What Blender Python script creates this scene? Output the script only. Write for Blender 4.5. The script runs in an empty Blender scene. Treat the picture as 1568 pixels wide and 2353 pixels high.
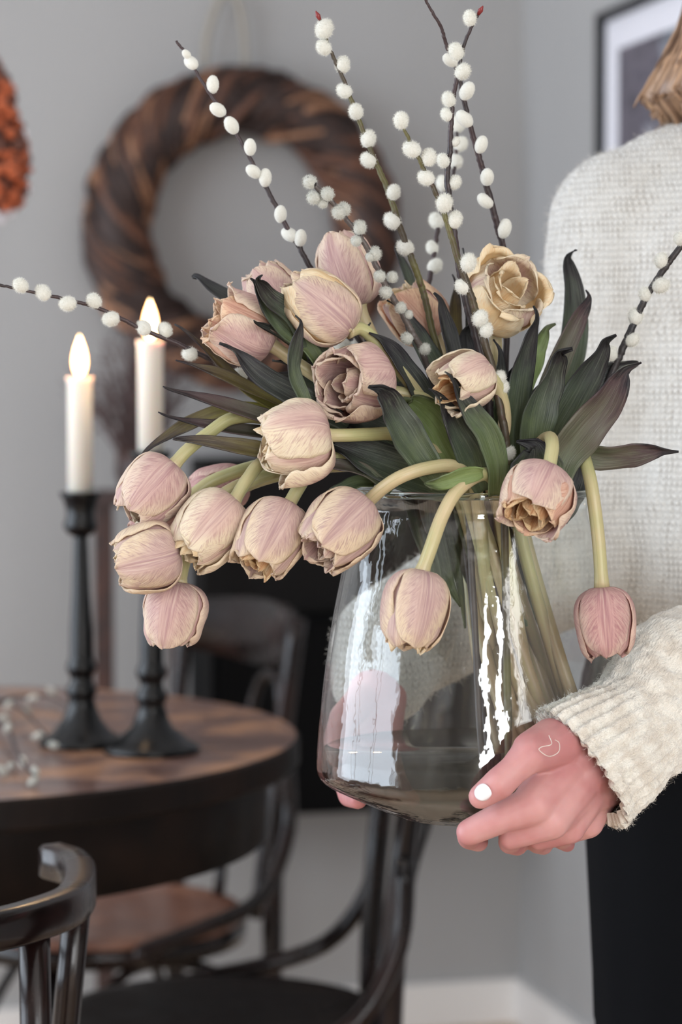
import bpy, bmesh, math, random
import numpy as np
from mathutils import Vector, Matrix, noise as mnoise
rnd = random.Random(7)
scene = bpy.context.scene
PI = math.pi
# ------------------------------------------------------------------ camera
FPX, CAMH, HORY = 5556.0, 1.13, 900.0
PITCH = math.atan((1176.5 - HORY) / FPX)
cam_d = bpy.data.cameras.new('camera')
cam = bpy.data.objects.new('camera', cam_d)
scene.collection.objects.link(cam)
cam.location = (0, 0, CAMH)
cam.rotation_euler = (PI / 2 - PITCH, 0, 0)
cam_d.sensor_width = 36
cam_d.lens = FPX / 2353 * 36
cam_d.dof.use_dof = True
cam_d.dof.focus_distance = 1.43
cam_d.dof.aperture_fstop = 6.6
cam_d.clip_start = 0.05
scene.camera = cam
# ------------------------------------------------------------------ world, lights, exposure
TH = math.radians(14)
COR = Vector((0.322, 4.305, 0))
E1 = Vector((-math.cos(TH), -math.sin(TH), 0))      # along the back wall towards the left
E2 = Vector((math.sin(TH), -math.cos(TH), 0))       # along the right wall towards the viewer
RW, RD, RH = 3.6, 6.6, 2.7
def room(a, b, z=0.0):
    return COR + E1 * a + E2 * b + Vector((0, 0, z))
world = bpy.data.worlds.new('world'); scene.world = world
world.use_nodes = True
world.node_tree.nodes['Background'].inputs[0].default_value = (0.80, 0.88, 1.0, 1)
world.node_tree.nodes['Background'].inputs[1].default_value = 1.0
def area(name, loc, direction, sx, sy, power, col):
    l = bpy.data.lights.new(name, 'AREA'); l.shape = 'RECTANGLE'; l.size = sx; l.size_y = sy
    l.energy = power; l.color = col
    o = bpy.data.objects.new(name, l); scene.collection.objects.link(o)
    o.location = loc
    o.rotation_euler = Vector(direction).to_track_quat('-Z', 'Y').to_euler()
    return o
# daylight entering by the windows (lamps stand in the window openings; the right one is added fill)
WIN_LEFT = (0.30, 3.5, 0.30, 2.45)       # b0, b1, z0, z1 on the left wall
WIN_BEHIND = ((0.42, 0.78), (1.30, 1.66))   # a0, a1 of two narrow windows in the wall behind the viewer
WIN_FILL = (4.4, 6.0, 0.25, 2.3)  # added unseen window on the right wall, lowered to brighten the lower back wall
def win_left_light(b0, b1, z0, z1, p):
    c = room(RW - 0.02, (b0 + b1) / 2, (z0 + z1) / 2)
    return area('window_light', c, -E1, b1 - b0, z1 - z0, p, (0.80, 0.89, 1.0))
win_left_light(*WIN_LEFT, 116)
for a0, a1 in WIN_BEHIND:
    area('window_light', room((a0 + a1) / 2, RD - 0.02, 1.45), -E2, a1 - a0, 1.7, 56, (0.96, 0.98, 1.0))
area('window_light', room(0.02, (WIN_FILL[0] + WIN_FILL[1]) / 2, 1.27), E1, WIN_FILL[1] - WIN_FILL[0], 2.0, 58, (1.0, 0.97, 0.93))  # added fill lamp in the right wall opening
scene.view_settings.view_transform = 'Standard'
scene.view_settings.look = 'None'
scene.view_settings.gamma = 1
scene.view_settings.use_curve_mapping = False
scene.view_settings.exposure = 0.0
cy = scene.cycles
cy.caustics_reflective = False; cy.caustics_refractive = False
cy.max_bounces = 10; cy.transparent_max_bounces = 24; cy.transmission_bounces = 10; cy.glossy_bounces = 5; cy.diffuse_bounces = 4
cy.sample_clamp_indirect = 6
# ------------------------------------------------------------------ helpers
_f = np.array([0, math.cos(PITCH), -math.sin(PITCH)]); _u = np.array([0, math.sin(PITCH), math.cos(PITCH)])
def P(x, y, Z):
    """point seen at pixel x, y of the photograph, at depth Z from the viewer"""
    r = _f + (x - 784) / FPX * np.array([1.0, 0, 0]) - (y - 1176.5) / FPX * _u
    return Vector(r * Z + np.array([0, 0, CAMH]))
def G(x, y, z):
    r = _f + (x - 784) / FPX * np.array([1.0, 0, 0]) - (y - 1176.5) / FPX * _u
    return Vector(r * ((z - CAMH) / r[2]) + np.array([0, 0, CAMH]))
def link(name, mesh, parent=None, loc=None):
    o = bpy.data.objects.new(name, mesh); scene.collection.objects.link(o)
    if parent is not None: o.parent = parent
    if loc is not None: o.location = loc
    return o
def tag(o, label=None, cat=None, group=None, kind=None):
    if label: o['label'] = label
    if cat: o['category'] = cat
    if group: o['group'] = group
    if kind: o['kind'] = kind
    return o
def thing(name, label, cat, loc=(0, 0, 0), group=None, rot=0):
    o = bpy.data.objects.new(name, None); scene.collection.objects.link(o)
    o.location = loc; o.rotation_euler = (0, 0, rot); o.empty_display_size = 0.05
    return tag(o, label, cat, group)
def mesh_obj(name, V, F, mat, parent=None, uv=None, smooth=True, matidx=None, org=None):
    """V in world coordinates when parent is an unrotated empty: shifted into the parent's frame"""
    V = np.asarray(V, dtype=float)
    off = np.zeros(3)
    if parent is not None:
        p = parent; 
        while p is not None:
            off = off + np.array(p.location); p = p.parent
    if org is not None:
        off2 = np.array(org); 
    else:
        off2 = off
    me = bpy.data.meshes.new(name)
    me.from_pydata((V - off2).tolist(), [], F)
    mats = mat if isinstance(mat, (list, tuple)) else [mat]
    for m in mats: me.materials.append(m)
    if uv is not None:
        uvl = me.uv_layers.new(name='UVMap')
        li = np.empty(len(me.loops), dtype=np.int32); me.loops.foreach_get('vertex_index', li)
        uvl.data.foreach_set('uv', np.asarray(uv, dtype=np.float32)[li].ravel())
    if smooth: me.polygons.foreach_set('use_smooth', [True] * len(me.polygons))
    if matidx is not None: me.polygons.foreach_set('material_index', matidx)
    me.update()
    o = link(name, me, parent)
    if org is not None: o.location = Vector(off2 - off)
    return o
class MB:
    def __init__(s): s.V = []; s.F = []; s.UV = []; s.MI = []
    def add(s, V, F, uv=None, mi=0):
        n = len(s.V); s.V.extend([tuple(v) for v in V]); s.F.extend([tuple(i + n for i in f) for f in F])
        s.UV.extend([tuple(q) for q in uv] if uv is not None else [(0, 0)] * len(V)); s.MI.extend([mi] * len(F))
        return s
    def build(s, name, mat, parent=None, smooth=True, org=None):
        return mesh_obj(name, s.V, s.F, mat, parent, uv=s.UV, smooth=smooth, matidx=s.MI, org=org)
def catmull(pts, n):
    pts = [np.array(p, dtype=float) for p in pts]
    if len(pts) == 2: return [pts[0] + (pts[1] - pts[0]) * t for t in np.linspace(0, 1, n)]
    q = [2 * pts[0] - pts[1]] + pts + [2 * pts[-1] - pts[-2]]
    out = []; m = len(pts) - 1
    for k in range(n):
        t = k / (n - 1) * m; i = min(int(t), m - 1); t -= i
        a, b, c, d = q[i:i + 4]
        out.append(0.5 * (2 * b + (c - a) * t + (2 * a - 5 * b + 4 * c - d) * t * t + (3 * b - a - 3 * c + d) * t ** 3))
    return out
def unit(v):
    l = np.linalg.norm(v); return v / l if l > 1e-12 else np.array([0, 0, 1.0])
def frames(pts, up=None):
    pts = np.array(pts); n = len(pts)
    T = [unit(pts[min(i + 1, n - 1)] - pts[max(i - 1, 0)]) for i in range(n)]
    a = np.array(up if up is not None else ([0, 0, 1] if abs(T[0][2]) < 0.9 else [1, 0, 0]), dtype=float)
    N = []; x = unit(a - T[0] * a.dot(T[0]))
    for t in T:
        x = unit(x - t * x.dot(t)); N.append(x)
    return T, N, [np.cross(t, x) for t, x in zip(T, N)]
def tube(pts, rad, seg=8, up=None, section=None, cap=True):
    """swept tube; rad = number or list; section = list of (x, y) for a custom profile in metres"""
    n = len(pts); pts = np.array(pts, dtype=float)
    if np.isscalar(rad): rad = [rad] * n
    T, N, B = frames(pts, up)
    sec = section or [(math.cos(2 * PI * k / seg), math.sin(2 * PI * k / seg)) for k in range(seg)]
    seg = len(sec); V = []; F = []; UV = []
    for i in range(n):
        for k, (x, y) in enumerate(sec):
            V.append(pts[i] + (N[i] * x + B[i] * y) * rad[i]); UV.append((k / seg, i / max(1, n - 1)))
    for i in range(n - 1):
        for k in range(seg):
            F.append((i * seg + k, i * seg + (k + 1) % seg, (i + 1) * seg + (k + 1) % seg, (i + 1) * seg + k))
    if cap:
        F.append(tuple(range(seg))[::-1]); F.append(tuple((n - 1) * seg + k for k in range(seg)))
    return V, F, UV
def lathe(prof, seg=32, c=(0, 0, 0)):
    V = []; F = []; UV = []
    for i, (r, z) in enumerate(prof):
        for k in range(seg):
            a = 2 * PI * k / seg
            V.append((c[0] + r * math.cos(a), c[1] + r * math.sin(a), c[2] + z)); UV.append((k / seg, i / len(prof)))
    for i in range(len(prof) - 1):
        for k in range(seg):
            F.append((i * seg + k, i * seg + (k + 1) % seg, (i + 1) * seg + (k + 1) % seg, (i + 1) * seg + k))
    return V, F, UV
def box(c, s, R=None):
    V = []
    for dz in (-.5, .5):
        for dx, dy in ((-.5, -.5), (.5, -.5), (.5, .5), (-.5, .5)):
            v = np.array([dx * s[0], dy * s[1], dz * s[2]])
            if R is not None: v = R @ v
            V.append(np.array(c) + v)
    return V, [(3, 2, 1, 0), (4, 5, 6, 7), (0, 1, 5, 4), (1, 2, 6, 5), (2, 3, 7, 6), (3, 0, 4, 7)]
def rotz(a): return np.array([[math.cos(a), -math.sin(a), 0], [math.sin(a), math.cos(a), 0], [0, 0, 1]])
def ellipsoid(c, r, R=None, nu=14, nv=10):
    V = []; F = []
    for j in range(nv + 1):
        t = PI * j / nv
        for i in range(nu):
            a = 2 * PI * i / nu
            v = np.array([r[0] * math.sin(t) * math.cos(a), r[1] * math.sin(t) * math.sin(a), r[2] * math.cos(t)])
            if R is not None: v = R @ v
            V.append(np.array(c) + v)
    for j in range(nv):
        for i in range(nu):
            F.append((j * nu + i, (j + 1) * nu + i, (j + 1) * nu + (i + 1) % nu, j * nu + (i + 1) % nu))
    return V, F
def capsule(p0, r0, p1, r1):
    p0 = np.array(p0, dtype=float); p1 = np.array(p1, dtype=float); d = p1 - p0; L = np.linalg.norm(d); t = d / max(L, 1e-9)
    pts = []; rad = []
    for a in np.linspace(-PI / 2 + .12, 0, 5): pts.append(p0 + t * r0 * math.sin(a)); rad.append(r0 * math.cos(a))
    for a in np.linspace(0, PI / 2 - .12, 5): pts.append(p1 + t * r1 * math.sin(a)); rad.append(r1 * math.cos(a))
    n = len(pts); T, N, B = frames([p0, p1]); seg = 14; V = []; F = []
    for i in range(n):
        for k in range(seg):
            a = 2 * PI * k / seg; V.append(pts[i] + (N[0] * math.cos(a) + B[0] * math.sin(a)) * rad[i])
    for i in range(n - 1):
        for k in range(seg): F.append((i * seg + k, i * seg + (k + 1) % seg, (i + 1) * seg + (k + 1) % seg, (i + 1) * seg + k))
    F.append(tuple(range(seg))[::-1]); F.append(tuple((n - 1) * seg + k for k in range(seg)))
    return V, F
def fuse(mb, voxel, smooth_it=4, fac=0.5):
    """union of overlapping closed shapes -> one continuous smooth surface; returns V, F"""
    me = bpy.data.meshes.new('tmp'); me.from_pydata([tuple(v) for v in mb.V], [], mb.F); me.update()
    o = link('tmp', me)
    m = o.modifiers.new('r', 'REMESH'); m.mode = 'VOXEL'; m.voxel_size = voxel
    s = o.modifiers.new('s', 'SMOOTH'); s.iterations = smooth_it; s.factor = fac
    dg = bpy.context.evaluated_depsgraph_get(); dg.update()
    ev = o.evaluated_get(dg).to_mesh()
    V = np.empty(len(ev.vertices) * 3); ev.vertices.foreach_get('co', V); V = V.reshape(-1, 3)
    F = [tuple(p.vertices) for p in ev.polygons]
    bpy.data.objects.remove(o); bpy.data.meshes.remove(me)
    return V, F
# ------------------------------------------------------------------ materials
def s2l(c): return tuple(((v / 255) / 12.92 if v / 255 <= .04045 else ((v / 255 + .055) / 1.055) ** 2.4) for v in c) + (1,)
class NT:
    def __init__(s, name):
        s.m = bpy.data.materials.new(name); s.m.use_nodes = True; s.t = s.m.node_tree; s.t.nodes.clear()
        s.out = s.n('ShaderNodeOutputMaterial')
    def n(s, typ, **kw):
        nd = s.t.nodes.new(typ)
        for k, v in kw.items():
            if k.startswith('i_'):
                key = k[2:]; key = int(key) if key.isdigit() else key.replace('_', ' ')
                s.set(nd.inputs[key], v)
            else: setattr(nd, k, v)
        return nd
    def set(s, inp, v):
        if isinstance(v, bpy.types.NodeSocket): s.t.links.new(v, inp)
        else: inp.default_value = v
    def math(s, op, a, b=None, clamp=False):
        nd = s.n('ShaderNodeMath', operation=op); nd.use_clamp = clamp
        s.set(nd.inputs[0], a)
        if b is not None: s.set(nd.inputs[1], b)
        return nd.outputs[0]
    def mix(s, f, a, b, blend='MIX'):
        nd = s.n('ShaderNodeMix', data_type='RGBA', blend_type=blend)
        s.set(nd.inputs[0], f); s.set(nd.inputs[6], a); s.set(nd.inputs[7], b); return nd.outputs[2]
    def ramp(s, f, stops):
        nd = s.n('ShaderNodeValToRGB'); s.set(nd.inputs[0], f); e = nd.color_ramp.elements
        while len(e) < len(stops): e.new(0.5)
        for q, (p, c) in zip(e, stops): q.position = p; q.color = c
        return nd.outputs[0]
    def maprange(s, v, a, b, c=0, d=1, smooth=True):
        nd = s.n('ShaderNodeMapRange'); nd.interpolation_type = 'SMOOTHSTEP' if smooth else 'LINEAR'
        s.set(nd.inputs[0], v); nd.inputs[1].default_value = a; nd.inputs[2].default_value = b; nd.inputs[3].default_value = c; nd.inputs[4].default_value = d
        return nd.outputs[0]
    def noise(s, vec, scale, detail=3, rough=.5):
        nd = s.n('ShaderNodeTexNoise'); nd.inputs['Scale'].default_value = scale; nd.inputs['Detail'].default_value = detail; nd.inputs['Roughness'].default_value = rough
        if vec is not None: s.t.links.new(vec, nd.inputs['Vector'])
        return nd.outputs['Fac']
    def comb(s, x, y, z=0.0):
        nd = s.n('ShaderNodeCombineXYZ'); s.set(nd.inputs[0], x); s.set(nd.inputs[1], y); s.set(nd.inputs[2], z); return nd.outputs[0]
    def uv(s):
        c = s.n('ShaderNodeTexCoord'); x = s.n('ShaderNodeSeparateXYZ'); s.t.links.new(c.outputs['UV'], x.inputs[0]); return x.outputs[0], x.outputs[1]
    def obj(s): return s.n('ShaderNodeTexCoord').outputs['Object']
    def scalev(s, v, sc):
        nd = s.n('ShaderNodeMapping'); s.t.links.new(v, nd.inputs[0]); nd.inputs['Scale'].default_value = sc; return nd.outputs[0]
    def rand(s): return s.n('ShaderNodeObjectInfo').outputs['Random']
    def bump(s, h, strength, dist):
        nd = s.n('ShaderNodeBump'); s.set(nd.inputs['Height'], h); nd.inputs['Strength'].default_value = strength; nd.inputs['Distance'].default_value = dist; return nd.outputs[0]
    def schlick(s, f0, nrm):
        lw = s.n('ShaderNodeLayerWeight'); lw.inputs[0].default_value = .5
        if nrm is not None: s.t.links.new(nrm, lw.inputs['Normal'])
        return s.math('ADD', f0, s.math('MULTIPLY', s.math('POWER', lw.outputs['Facing'], 5.0), 1 - f0), True)
    def pbr(s, col, rough=.5, bump=None, metal=0.0, spec=.5, coat=0.0, trans=0.0, sheen=0.0, sss=0.0, out=True):
        b = s.n('ShaderNodeBsdfPrincipled')
        s.set(b.inputs['Base Color'], col); s.set(b.inputs['Roughness'], rough); b.inputs['Metallic'].default_value = metal
        b.inputs['Specular IOR Level'].default_value = spec; b.inputs['Coat Weight'].default_value = coat
        b.inputs['Sheen Weight'].default_value = sheen; b.inputs['Coat Roughness'].default_value = .15
        if sss: b.inputs['Subsurface Weight'].default_value = sss; b.inputs['Subsurface Scale'].default_value = .008
        if bump is not None: s.t.links.new(bump, b.inputs['Normal'])
        sh = b.outputs[0]
        if trans:
            tr = s.n('ShaderNodeBsdfTranslucent'); s.set(tr.inputs[0], col)
            mx = s.n('ShaderNodeMixShader'); mx.inputs[0].default_value = trans
            s.t.links.new(sh, mx.inputs[1]); s.t.links.new(tr.outputs[0], mx.inputs[2]); sh = mx.outputs[0]
        if out: s.t.links.new(sh, s.out.inputs[0])
        return sh
def simple(name, c, rough=.5, **kw):
    n = NT(name); n.pbr(s2l(c), rough, **kw); return n.m
def wall_mat():
    n = NT('wall_paint'); v = n.obj(); f = n.noise(v, 1.2, 2)
    c = n.mix(f, s2l((164, 162, 161)), s2l((174, 172, 170)))
    n.pbr(c, .8, n.bump(n.noise(v, 180, 2), .15, .001), spec=.25); return n.m
def wood_mat(name, a, b, c, scale=(6, 60, 6), rough=.3, coat=.3, spec=.5):
    n = NT(name); v = n.scalev(n.obj(), scale); f = n.noise(v, 1.0, 4, .6); g = n.noise(n.obj(), 14, 3)
    col = n.mix(n.maprange(f, .3, .7), s2l(a), s2l(b)); col = n.mix(n.maprange(g, .45, .7), col, s2l(c))
    n.pbr(col, n.maprange(g, .3, .7, rough, rough + .15), n.bump(f, .15, .002), coat=coat, spec=spec); return n.m
def petal_mat(name, base, edge, vein, inner, edge_in=.45, flame=None):
    n = NT(name); x, y = n.uv()
    u = n.math('ABSOLUTE', n.math('SUBTRACT', x, .5)); u2 = n.math('MULTIPLY', u, 2.0)
    rv = n.n('ShaderNodeObjectInfo').outputs['Random']
    off = n.math('MULTIPLY', rv, 17.0)
    fe1 = n.comb(n.math('MULTIPLY', n.math('SUBTRACT', y, n.math('MULTIPLY', u2, .42)), 34.0), n.math('MULTIPLY', n.math('ADD', u2, y), 2.2), off)
    str1 = n.noise(fe1, 1.6, 2, .6)
    lon = n.comb(n.math('MULTIPLY', x, 26.0), n.math('MULTIPLY', y, 1.6), off); str2 = n.noise(lon, 1.3, 3, .6)
    big = n.noise(n.comb(n.math('MULTIPLY', x, 2.5), n.math('MULTIPLY', y, 2.0), off), 1.2, 2)
    near_mid = n.maprange(u2, .12, .45, 1, 0)
    stri = n.mix(near_mid, str1, str2)
    # pigment: rose along the midrib and base, cream to the margins
    e = n.math('ADD', n.math('MULTIPLY', u2, .75), n.math('MULTIPLY', n.math('POWER', y, 2.4), .62))
    e = n.math('ADD', e, n.math('MULTIPLY', n.math('SUBTRACT', big, .5), .75))
    col = n.mix(n.maprange(e, edge_in, edge_in + .5), s2l(base), s2l(edge))
    st = n.math('MULTIPLY', n.maprange(stri, .45, .68), n.maprange(u2, .5, 1.0, .7, .25))
    col = n.mix(st, col, s2l(vein))
    lite = n.math('MULTIPLY', n.maprange(stri, .50, .32), .35)
    col = n.mix(lite, col, s2l((238, 222, 208)))
    if flame:
        fl = n.math('MULTIPLY', n.maprange(u2, .0, .3, 1, 0), n.maprange(y, .95, .2, 0, .6))
        col = n.mix(n.math('MULTIPLY', fl, n.maprange(str2, .35, .6)), col, s2l(flame))
    bf = n.n('ShaderNodeNewGeometry').outputs['Backfacing']
    col = n.mix(n.math('MULTIPLY', n.maprange(y, .95, .4, .1, .6), n.math('LESS_THAN', n.rand(), -1)) if not inner else .0, col, s2l(inner or base))
    n.pbr(col, .55, n.bump(stri, .55, .0012), spec=.3, trans=.38); return n.m
def leaf_mat(name, base, mid, tip, alt):
    n = NT(name); x, y = n.uv(); rv = n.rand()
    big = n.noise(n.comb(n.math('MULTIPLY', x, 2.0), n.math('MULTIPLY', y, 3.0), n.math('MULTIPLY', rv, 31.0)), 1.6, 4, .6)
    lin = n.noise(n.comb(n.math('MULTIPLY', x, 30.0), n.math('MULTIPLY', y, 2.5), n.math('MULTIPLY', rv, 31.0)), 1.5, 3)
    t = n.math('ADD', y, n.math('MULTIPLY', n.math('SUBTRACT', big, .5), .7))
    u2 = n.math('MULTIPLY', n.math('ABSOLUTE', n.math('SUBTRACT', x, .5)), 2.0)
    t = n.math('ADD', t, n.math('MULTIPLY', n.math('POWER', u2, 6.0), .15))
    col = n.ramp(t, [(.1, s2l(base)), (.45, s2l(mid)), (.74, s2l(alt)), (.92, s2l(tip))])
    col = n.mix(n.math('MULTIPLY', n.maprange(lin, .5, .7), .35), col, s2l(tip))
    col = n.mix(n.math('MULTIPLY', n.maprange(lin, .48, .3), .25), col, s2l((150, 155, 140)))
    n.pbr(col, .42, n.bump(lin, .35, .0012), spec=.35, trans=.15); return n.m
M = {}
M['wall'] = wall_mat()
M['ceiling'] = simple('ceiling_paint', (225, 225, 225), .9)
M['baseboard'] = simple('baseboard_paint', (236, 232, 228), .45)
M['floor'] = wood_mat('floor_wood', (204, 180, 156), (186, 160, 136), (214, 192, 168), (3, 40, 3), .4, .1)
M['table'] = wood_mat('table_wood', (88, 62, 56), (126, 96, 86), (172, 126, 94), (5, 34, 5), .28, .35)
M['table_edge'] = wood_mat('table_edge_wood', (14, 10, 9), (22, 15, 13), (32, 22, 18), (5, 20, 5), .5, .0, .15)
M['chair'] = wood_mat('bentwood', (10, 5, 5), (22, 10, 9), (36, 17, 13), (8, 8, 30), .18, .08, .36)
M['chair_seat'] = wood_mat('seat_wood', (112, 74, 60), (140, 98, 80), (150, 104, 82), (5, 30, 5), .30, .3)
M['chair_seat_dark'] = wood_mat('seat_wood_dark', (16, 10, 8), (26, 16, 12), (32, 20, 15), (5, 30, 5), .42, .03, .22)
M['black_metal'] = simple('black_metal', (6, 7, 8), .26, spec=.34, coat=.05)
M['black_paint'] = simple('black_lacquer', (4, 4, 5), .6, spec=.12)
M['grey_paint'] = simple('charcoal_paint', (34, 32, 31), .85, spec=.1)
M['post_wood'] = wood_mat('stand_wood', (44, 26, 22), (62, 36, 28), (72, 42, 32), (6, 6, 40), .5, .1)
M['frame'] = simple('frame_black', (22, 23, 27), .4)
M['mat'] = simple('frame_mat', (228, 226, 232), .8)
def wax():
    n = NT('candle_wax'); n.pbr(s2l((238, 232, 220)), .45, sss=.35, spec=.4); return n.m
M['wax'] = wax()
def flame():
    n = NT('candle_flame'); x, y = n.uv()
    lw = n.n('ShaderNodeLayerWeight'); lw.inputs[0].default_value = .45
    col = n.mix(lw.outputs['Facing'], (1.0, .78, .42, 1), (1.0, .33, .07, 1))
    e = n.n('ShaderNodeEmission'); n.set(e.inputs[0], col); e.inputs[1].default_value = 14
    n.t.links.new(e.outputs[0], n.out.inputs[0]); return n.m
M['flame'] = flame()
M['wick'] = simple('wick', (25, 20, 18), .9)
M['cord'] = simple('linen_cord', (160, 152, 140), .9)
def wicker(name, a, b):
    n = NT(name); v = n.obj(); x, y = n.uv(); f = n.noise(n.comb(n.math('MULTIPLY', x, 5.0), n.math('MULTIPLY', y, 40.0)), 1, 3)
    n.pbr(n.mix(n.maprange(f, .3, .7), s2l(a), s2l(b)), .6, n.bump(f, .5, .004)); return n.m
M['twig_a'] = wicker('twig_dark', (34, 22, 19), (62, 40, 32)); M['twig_b'] = wicker('twig_brown', (74, 46, 34), (116, 74, 52)); M['twig_c'] = wicker('twig_light', (128, 88, 64), (164, 120, 90))
M['dry'] = simple('dried_plant', (92, 74, 72), .9)
M['copper'] = simple('copper', (196, 108, 74), .34, metal=.7); M['copper_dark'] = simple('tarnished_copper', (112, 76, 66), .4, metal=.6)
M['crystal'] = simple('crystal_bead', (225, 220, 226), .08, spec=1.0)
def print_mat():
    n = NT('photo_print'); x, y = n.uv(); v = n.comb(x, y)
    f = n.noise(v, 5, 4); c = n.ramp(f, [(.3, s2l((60, 58, 66))), (.5, s2l((105, 99, 108))), (.6, s2l((84, 80, 90))), (.75, s2l((190, 190, 198)))])
    m = n.maprange(x, .36, .42); c = n.mix(m, c, n.ramp(n.noise(v, 14, 3), [(.4, s2l((170, 176, 186))), (.6, s2l((70, 72, 80)))]))
    n.pbr(c, .5); return n.m
M['print'] = print_mat()
def bark(name, a, b, c):
    n = NT(name); x, y = n.uv(); o = n.obj(); f = n.noise(n.comb(n.math('MULTIPLY', x, 3.0), n.math('MULTIPLY', y, 60.0)), 1, 3)
    g = n.noise(o, 22, 2); col = n.mix(n.maprange(g, .4, .6), s2l(a), s2l(b)); col = n.mix(n.maprange(f, .55, .75), col, s2l(c))
    n.pbr(col, .5, n.bump(f, .4, .001)); return n.m
M['bark_dark'] = bark('bark_dark', (50, 34, 36), (36, 26, 28), (74, 56, 54)); M['bark_green'] = bark('bark_green', (88, 84, 44), (58, 48, 32), (70, 44, 36))
M['bark_grey'] = bark('bark_grey', (62, 54, 52), (84, 76, 72), (42, 34, 34)); M['bark_black'] = bark('bark_black', (22, 20, 24), (34, 28, 28), (50, 44, 42))
M['bud'] = simple('bud_scale', (120, 34, 34), .4)
def catkin_mat(name, a, b):
    n = NT(name); f = n.noise(n.obj(), 900, 2); n.pbr(n.mix(f, s2l(a), s2l(b)), .9, spec=.2, sheen=.6, trans=.25); return n.m
M['catkin'] = catkin_mat('catkin_fur', (214, 214, 204), (236, 235, 228)); M['catkin_grey'] = catkin_mat('catkin_fur_grey', (176, 178, 170), (216, 216, 208))
M['stem'] = None
def stem_mat():
    n = NT('tulip_stem'); x, y = n.uv(); o = n.obj(); f = n.noise(o, 18, 2); l = n.noise(n.comb(n.math('MULTIPLY', x, 14.0), y), 2, 2)
    c = n.mix(n.maprange(f, .35, .65), s2l((166, 164, 116)), s2l((184, 166, 132))); sp = n.n('ShaderNodeSeparateXYZ'); n.t.links.new(n.n('ShaderNodeNewGeometry').outputs['Position'], sp.inputs[0]); c = n.mix(n.maprange(sp.outputs[2], 1.03, .97), c, s2l((142, 120, 88))); c = n.mix(n.math('MULTIPLY', n.maprange(l, .5, .7), .4), c, s2l((140, 140, 92)))
    n.pbr(c, .42, spec=.5, sss=.1); return n.m
M['stem'] = stem_mat()
M['petal_pink'] = petal_mat('petal_pink', (216, 184, 177), (238, 220, 199), (186, 145, 147), None, .45, (188, 146, 150))
M['petal_rose'] = petal_mat('petal_rose', (214, 172, 167), (236, 210, 194), (182, 132, 137), None, .6, (184, 134, 140))
M['petal_cream'] = petal_mat('petal_cream', (222, 194, 182), (243, 232, 207), (198, 162, 156), None, .28, (198, 162, 162))
M['petal_blush'] = petal_mat('petal_blush', (214, 186, 177), (236, 218, 189), (186, 150, 150), None, .40, (184, 148, 154))
M['petal_peach'] = petal_mat('petal_peach', (226, 184, 162), (242, 216, 184), (190, 136, 120), None, .45, None)
M['petal_yellow'] = petal_mat('petal_yellow', (246, 222, 176), (251, 238, 208), (234, 196, 150), None, .35, None)
M['petal_amber'] = petal_mat('petal_amber', (222, 176, 128), (240, 214, 168), (180, 124, 86), None, .5, None)
M['leaf_dark'] = leaf_mat('leaf_dark', (90, 102, 70), (72, 82, 68), (16, 15, 20), (44, 42, 44))
M['leaf_green'] = leaf_mat('leaf_green', (104, 118, 74), (88, 102, 74), (22, 20, 26), (58, 62, 56))
M['leaf_bright'] = leaf_mat('leaf_bright', (118, 136, 78), (118, 138, 84), (64, 72, 44), (96, 112, 66))
M['leaf_yellow'] = leaf_mat('leaf_yellow', (146, 144, 60), (120, 110, 66), (44, 36, 40), (88, 76, 60))
M['leaf_purple'] = leaf_mat('leaf_purple', (88, 98, 72), (92, 88, 74), (26, 20, 26), (78, 60, 62))
M['leaf_black'] = leaf_mat('leaf_black', (72, 80, 66), (56, 60, 58), (20, 18, 24), (40, 38, 44))
def skin():
    n = NT('skin'); o = n.obj(); f = n.noise(o, 25, 3); g = n.noise(o, 400, 2)
    c = n.mix(n.maprange(f, .35, .65), s2l((192, 144, 141)), s2l((176, 118, 118)))
    n.pbr(c, .5, n.bump(g, .12, .0006), spec=.35, sss=.25); return n.m
M['skin'] = skin()
M['nail'] = simple('nail_polish', (238, 234, 240), .2, coat=.6)
def wool():
    n = NT('wool_knit'); o = n.obj(); sp = n.n('ShaderNodeSeparateXYZ'); n.t.links.new(o, sp.inputs[0]); x, y, z = sp.outputs
    wob = n.math('MULTIPLY', n.noise(o, 22, 3), .016)
    cx = n.math('ADD', x, wob)
    col = n.math('FRACT', n.math('MULTIPLY', cx, 270.0)); v = n.math('ABSOLUTE', n.math('SUBTRACT', col, .5))
    row = n.math('FRACT', n.math('ADD', n.math('MULTIPLY', z, 215.0), n.math('MULTIPLY', v, 1.2)))
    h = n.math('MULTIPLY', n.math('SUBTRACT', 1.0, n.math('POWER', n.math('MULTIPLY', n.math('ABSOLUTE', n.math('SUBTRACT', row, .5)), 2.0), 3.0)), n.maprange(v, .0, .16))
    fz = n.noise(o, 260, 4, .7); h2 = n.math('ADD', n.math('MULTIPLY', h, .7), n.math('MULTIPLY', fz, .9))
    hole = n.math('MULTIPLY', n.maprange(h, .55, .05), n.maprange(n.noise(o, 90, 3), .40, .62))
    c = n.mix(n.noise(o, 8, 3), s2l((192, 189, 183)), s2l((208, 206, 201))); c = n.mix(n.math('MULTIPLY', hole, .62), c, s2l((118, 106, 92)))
    n.pbr(c, .95, n.bump(h2, .7, .0025), spec=.15, sheen=.3); return n.m
M['wool'] = wool()
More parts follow.
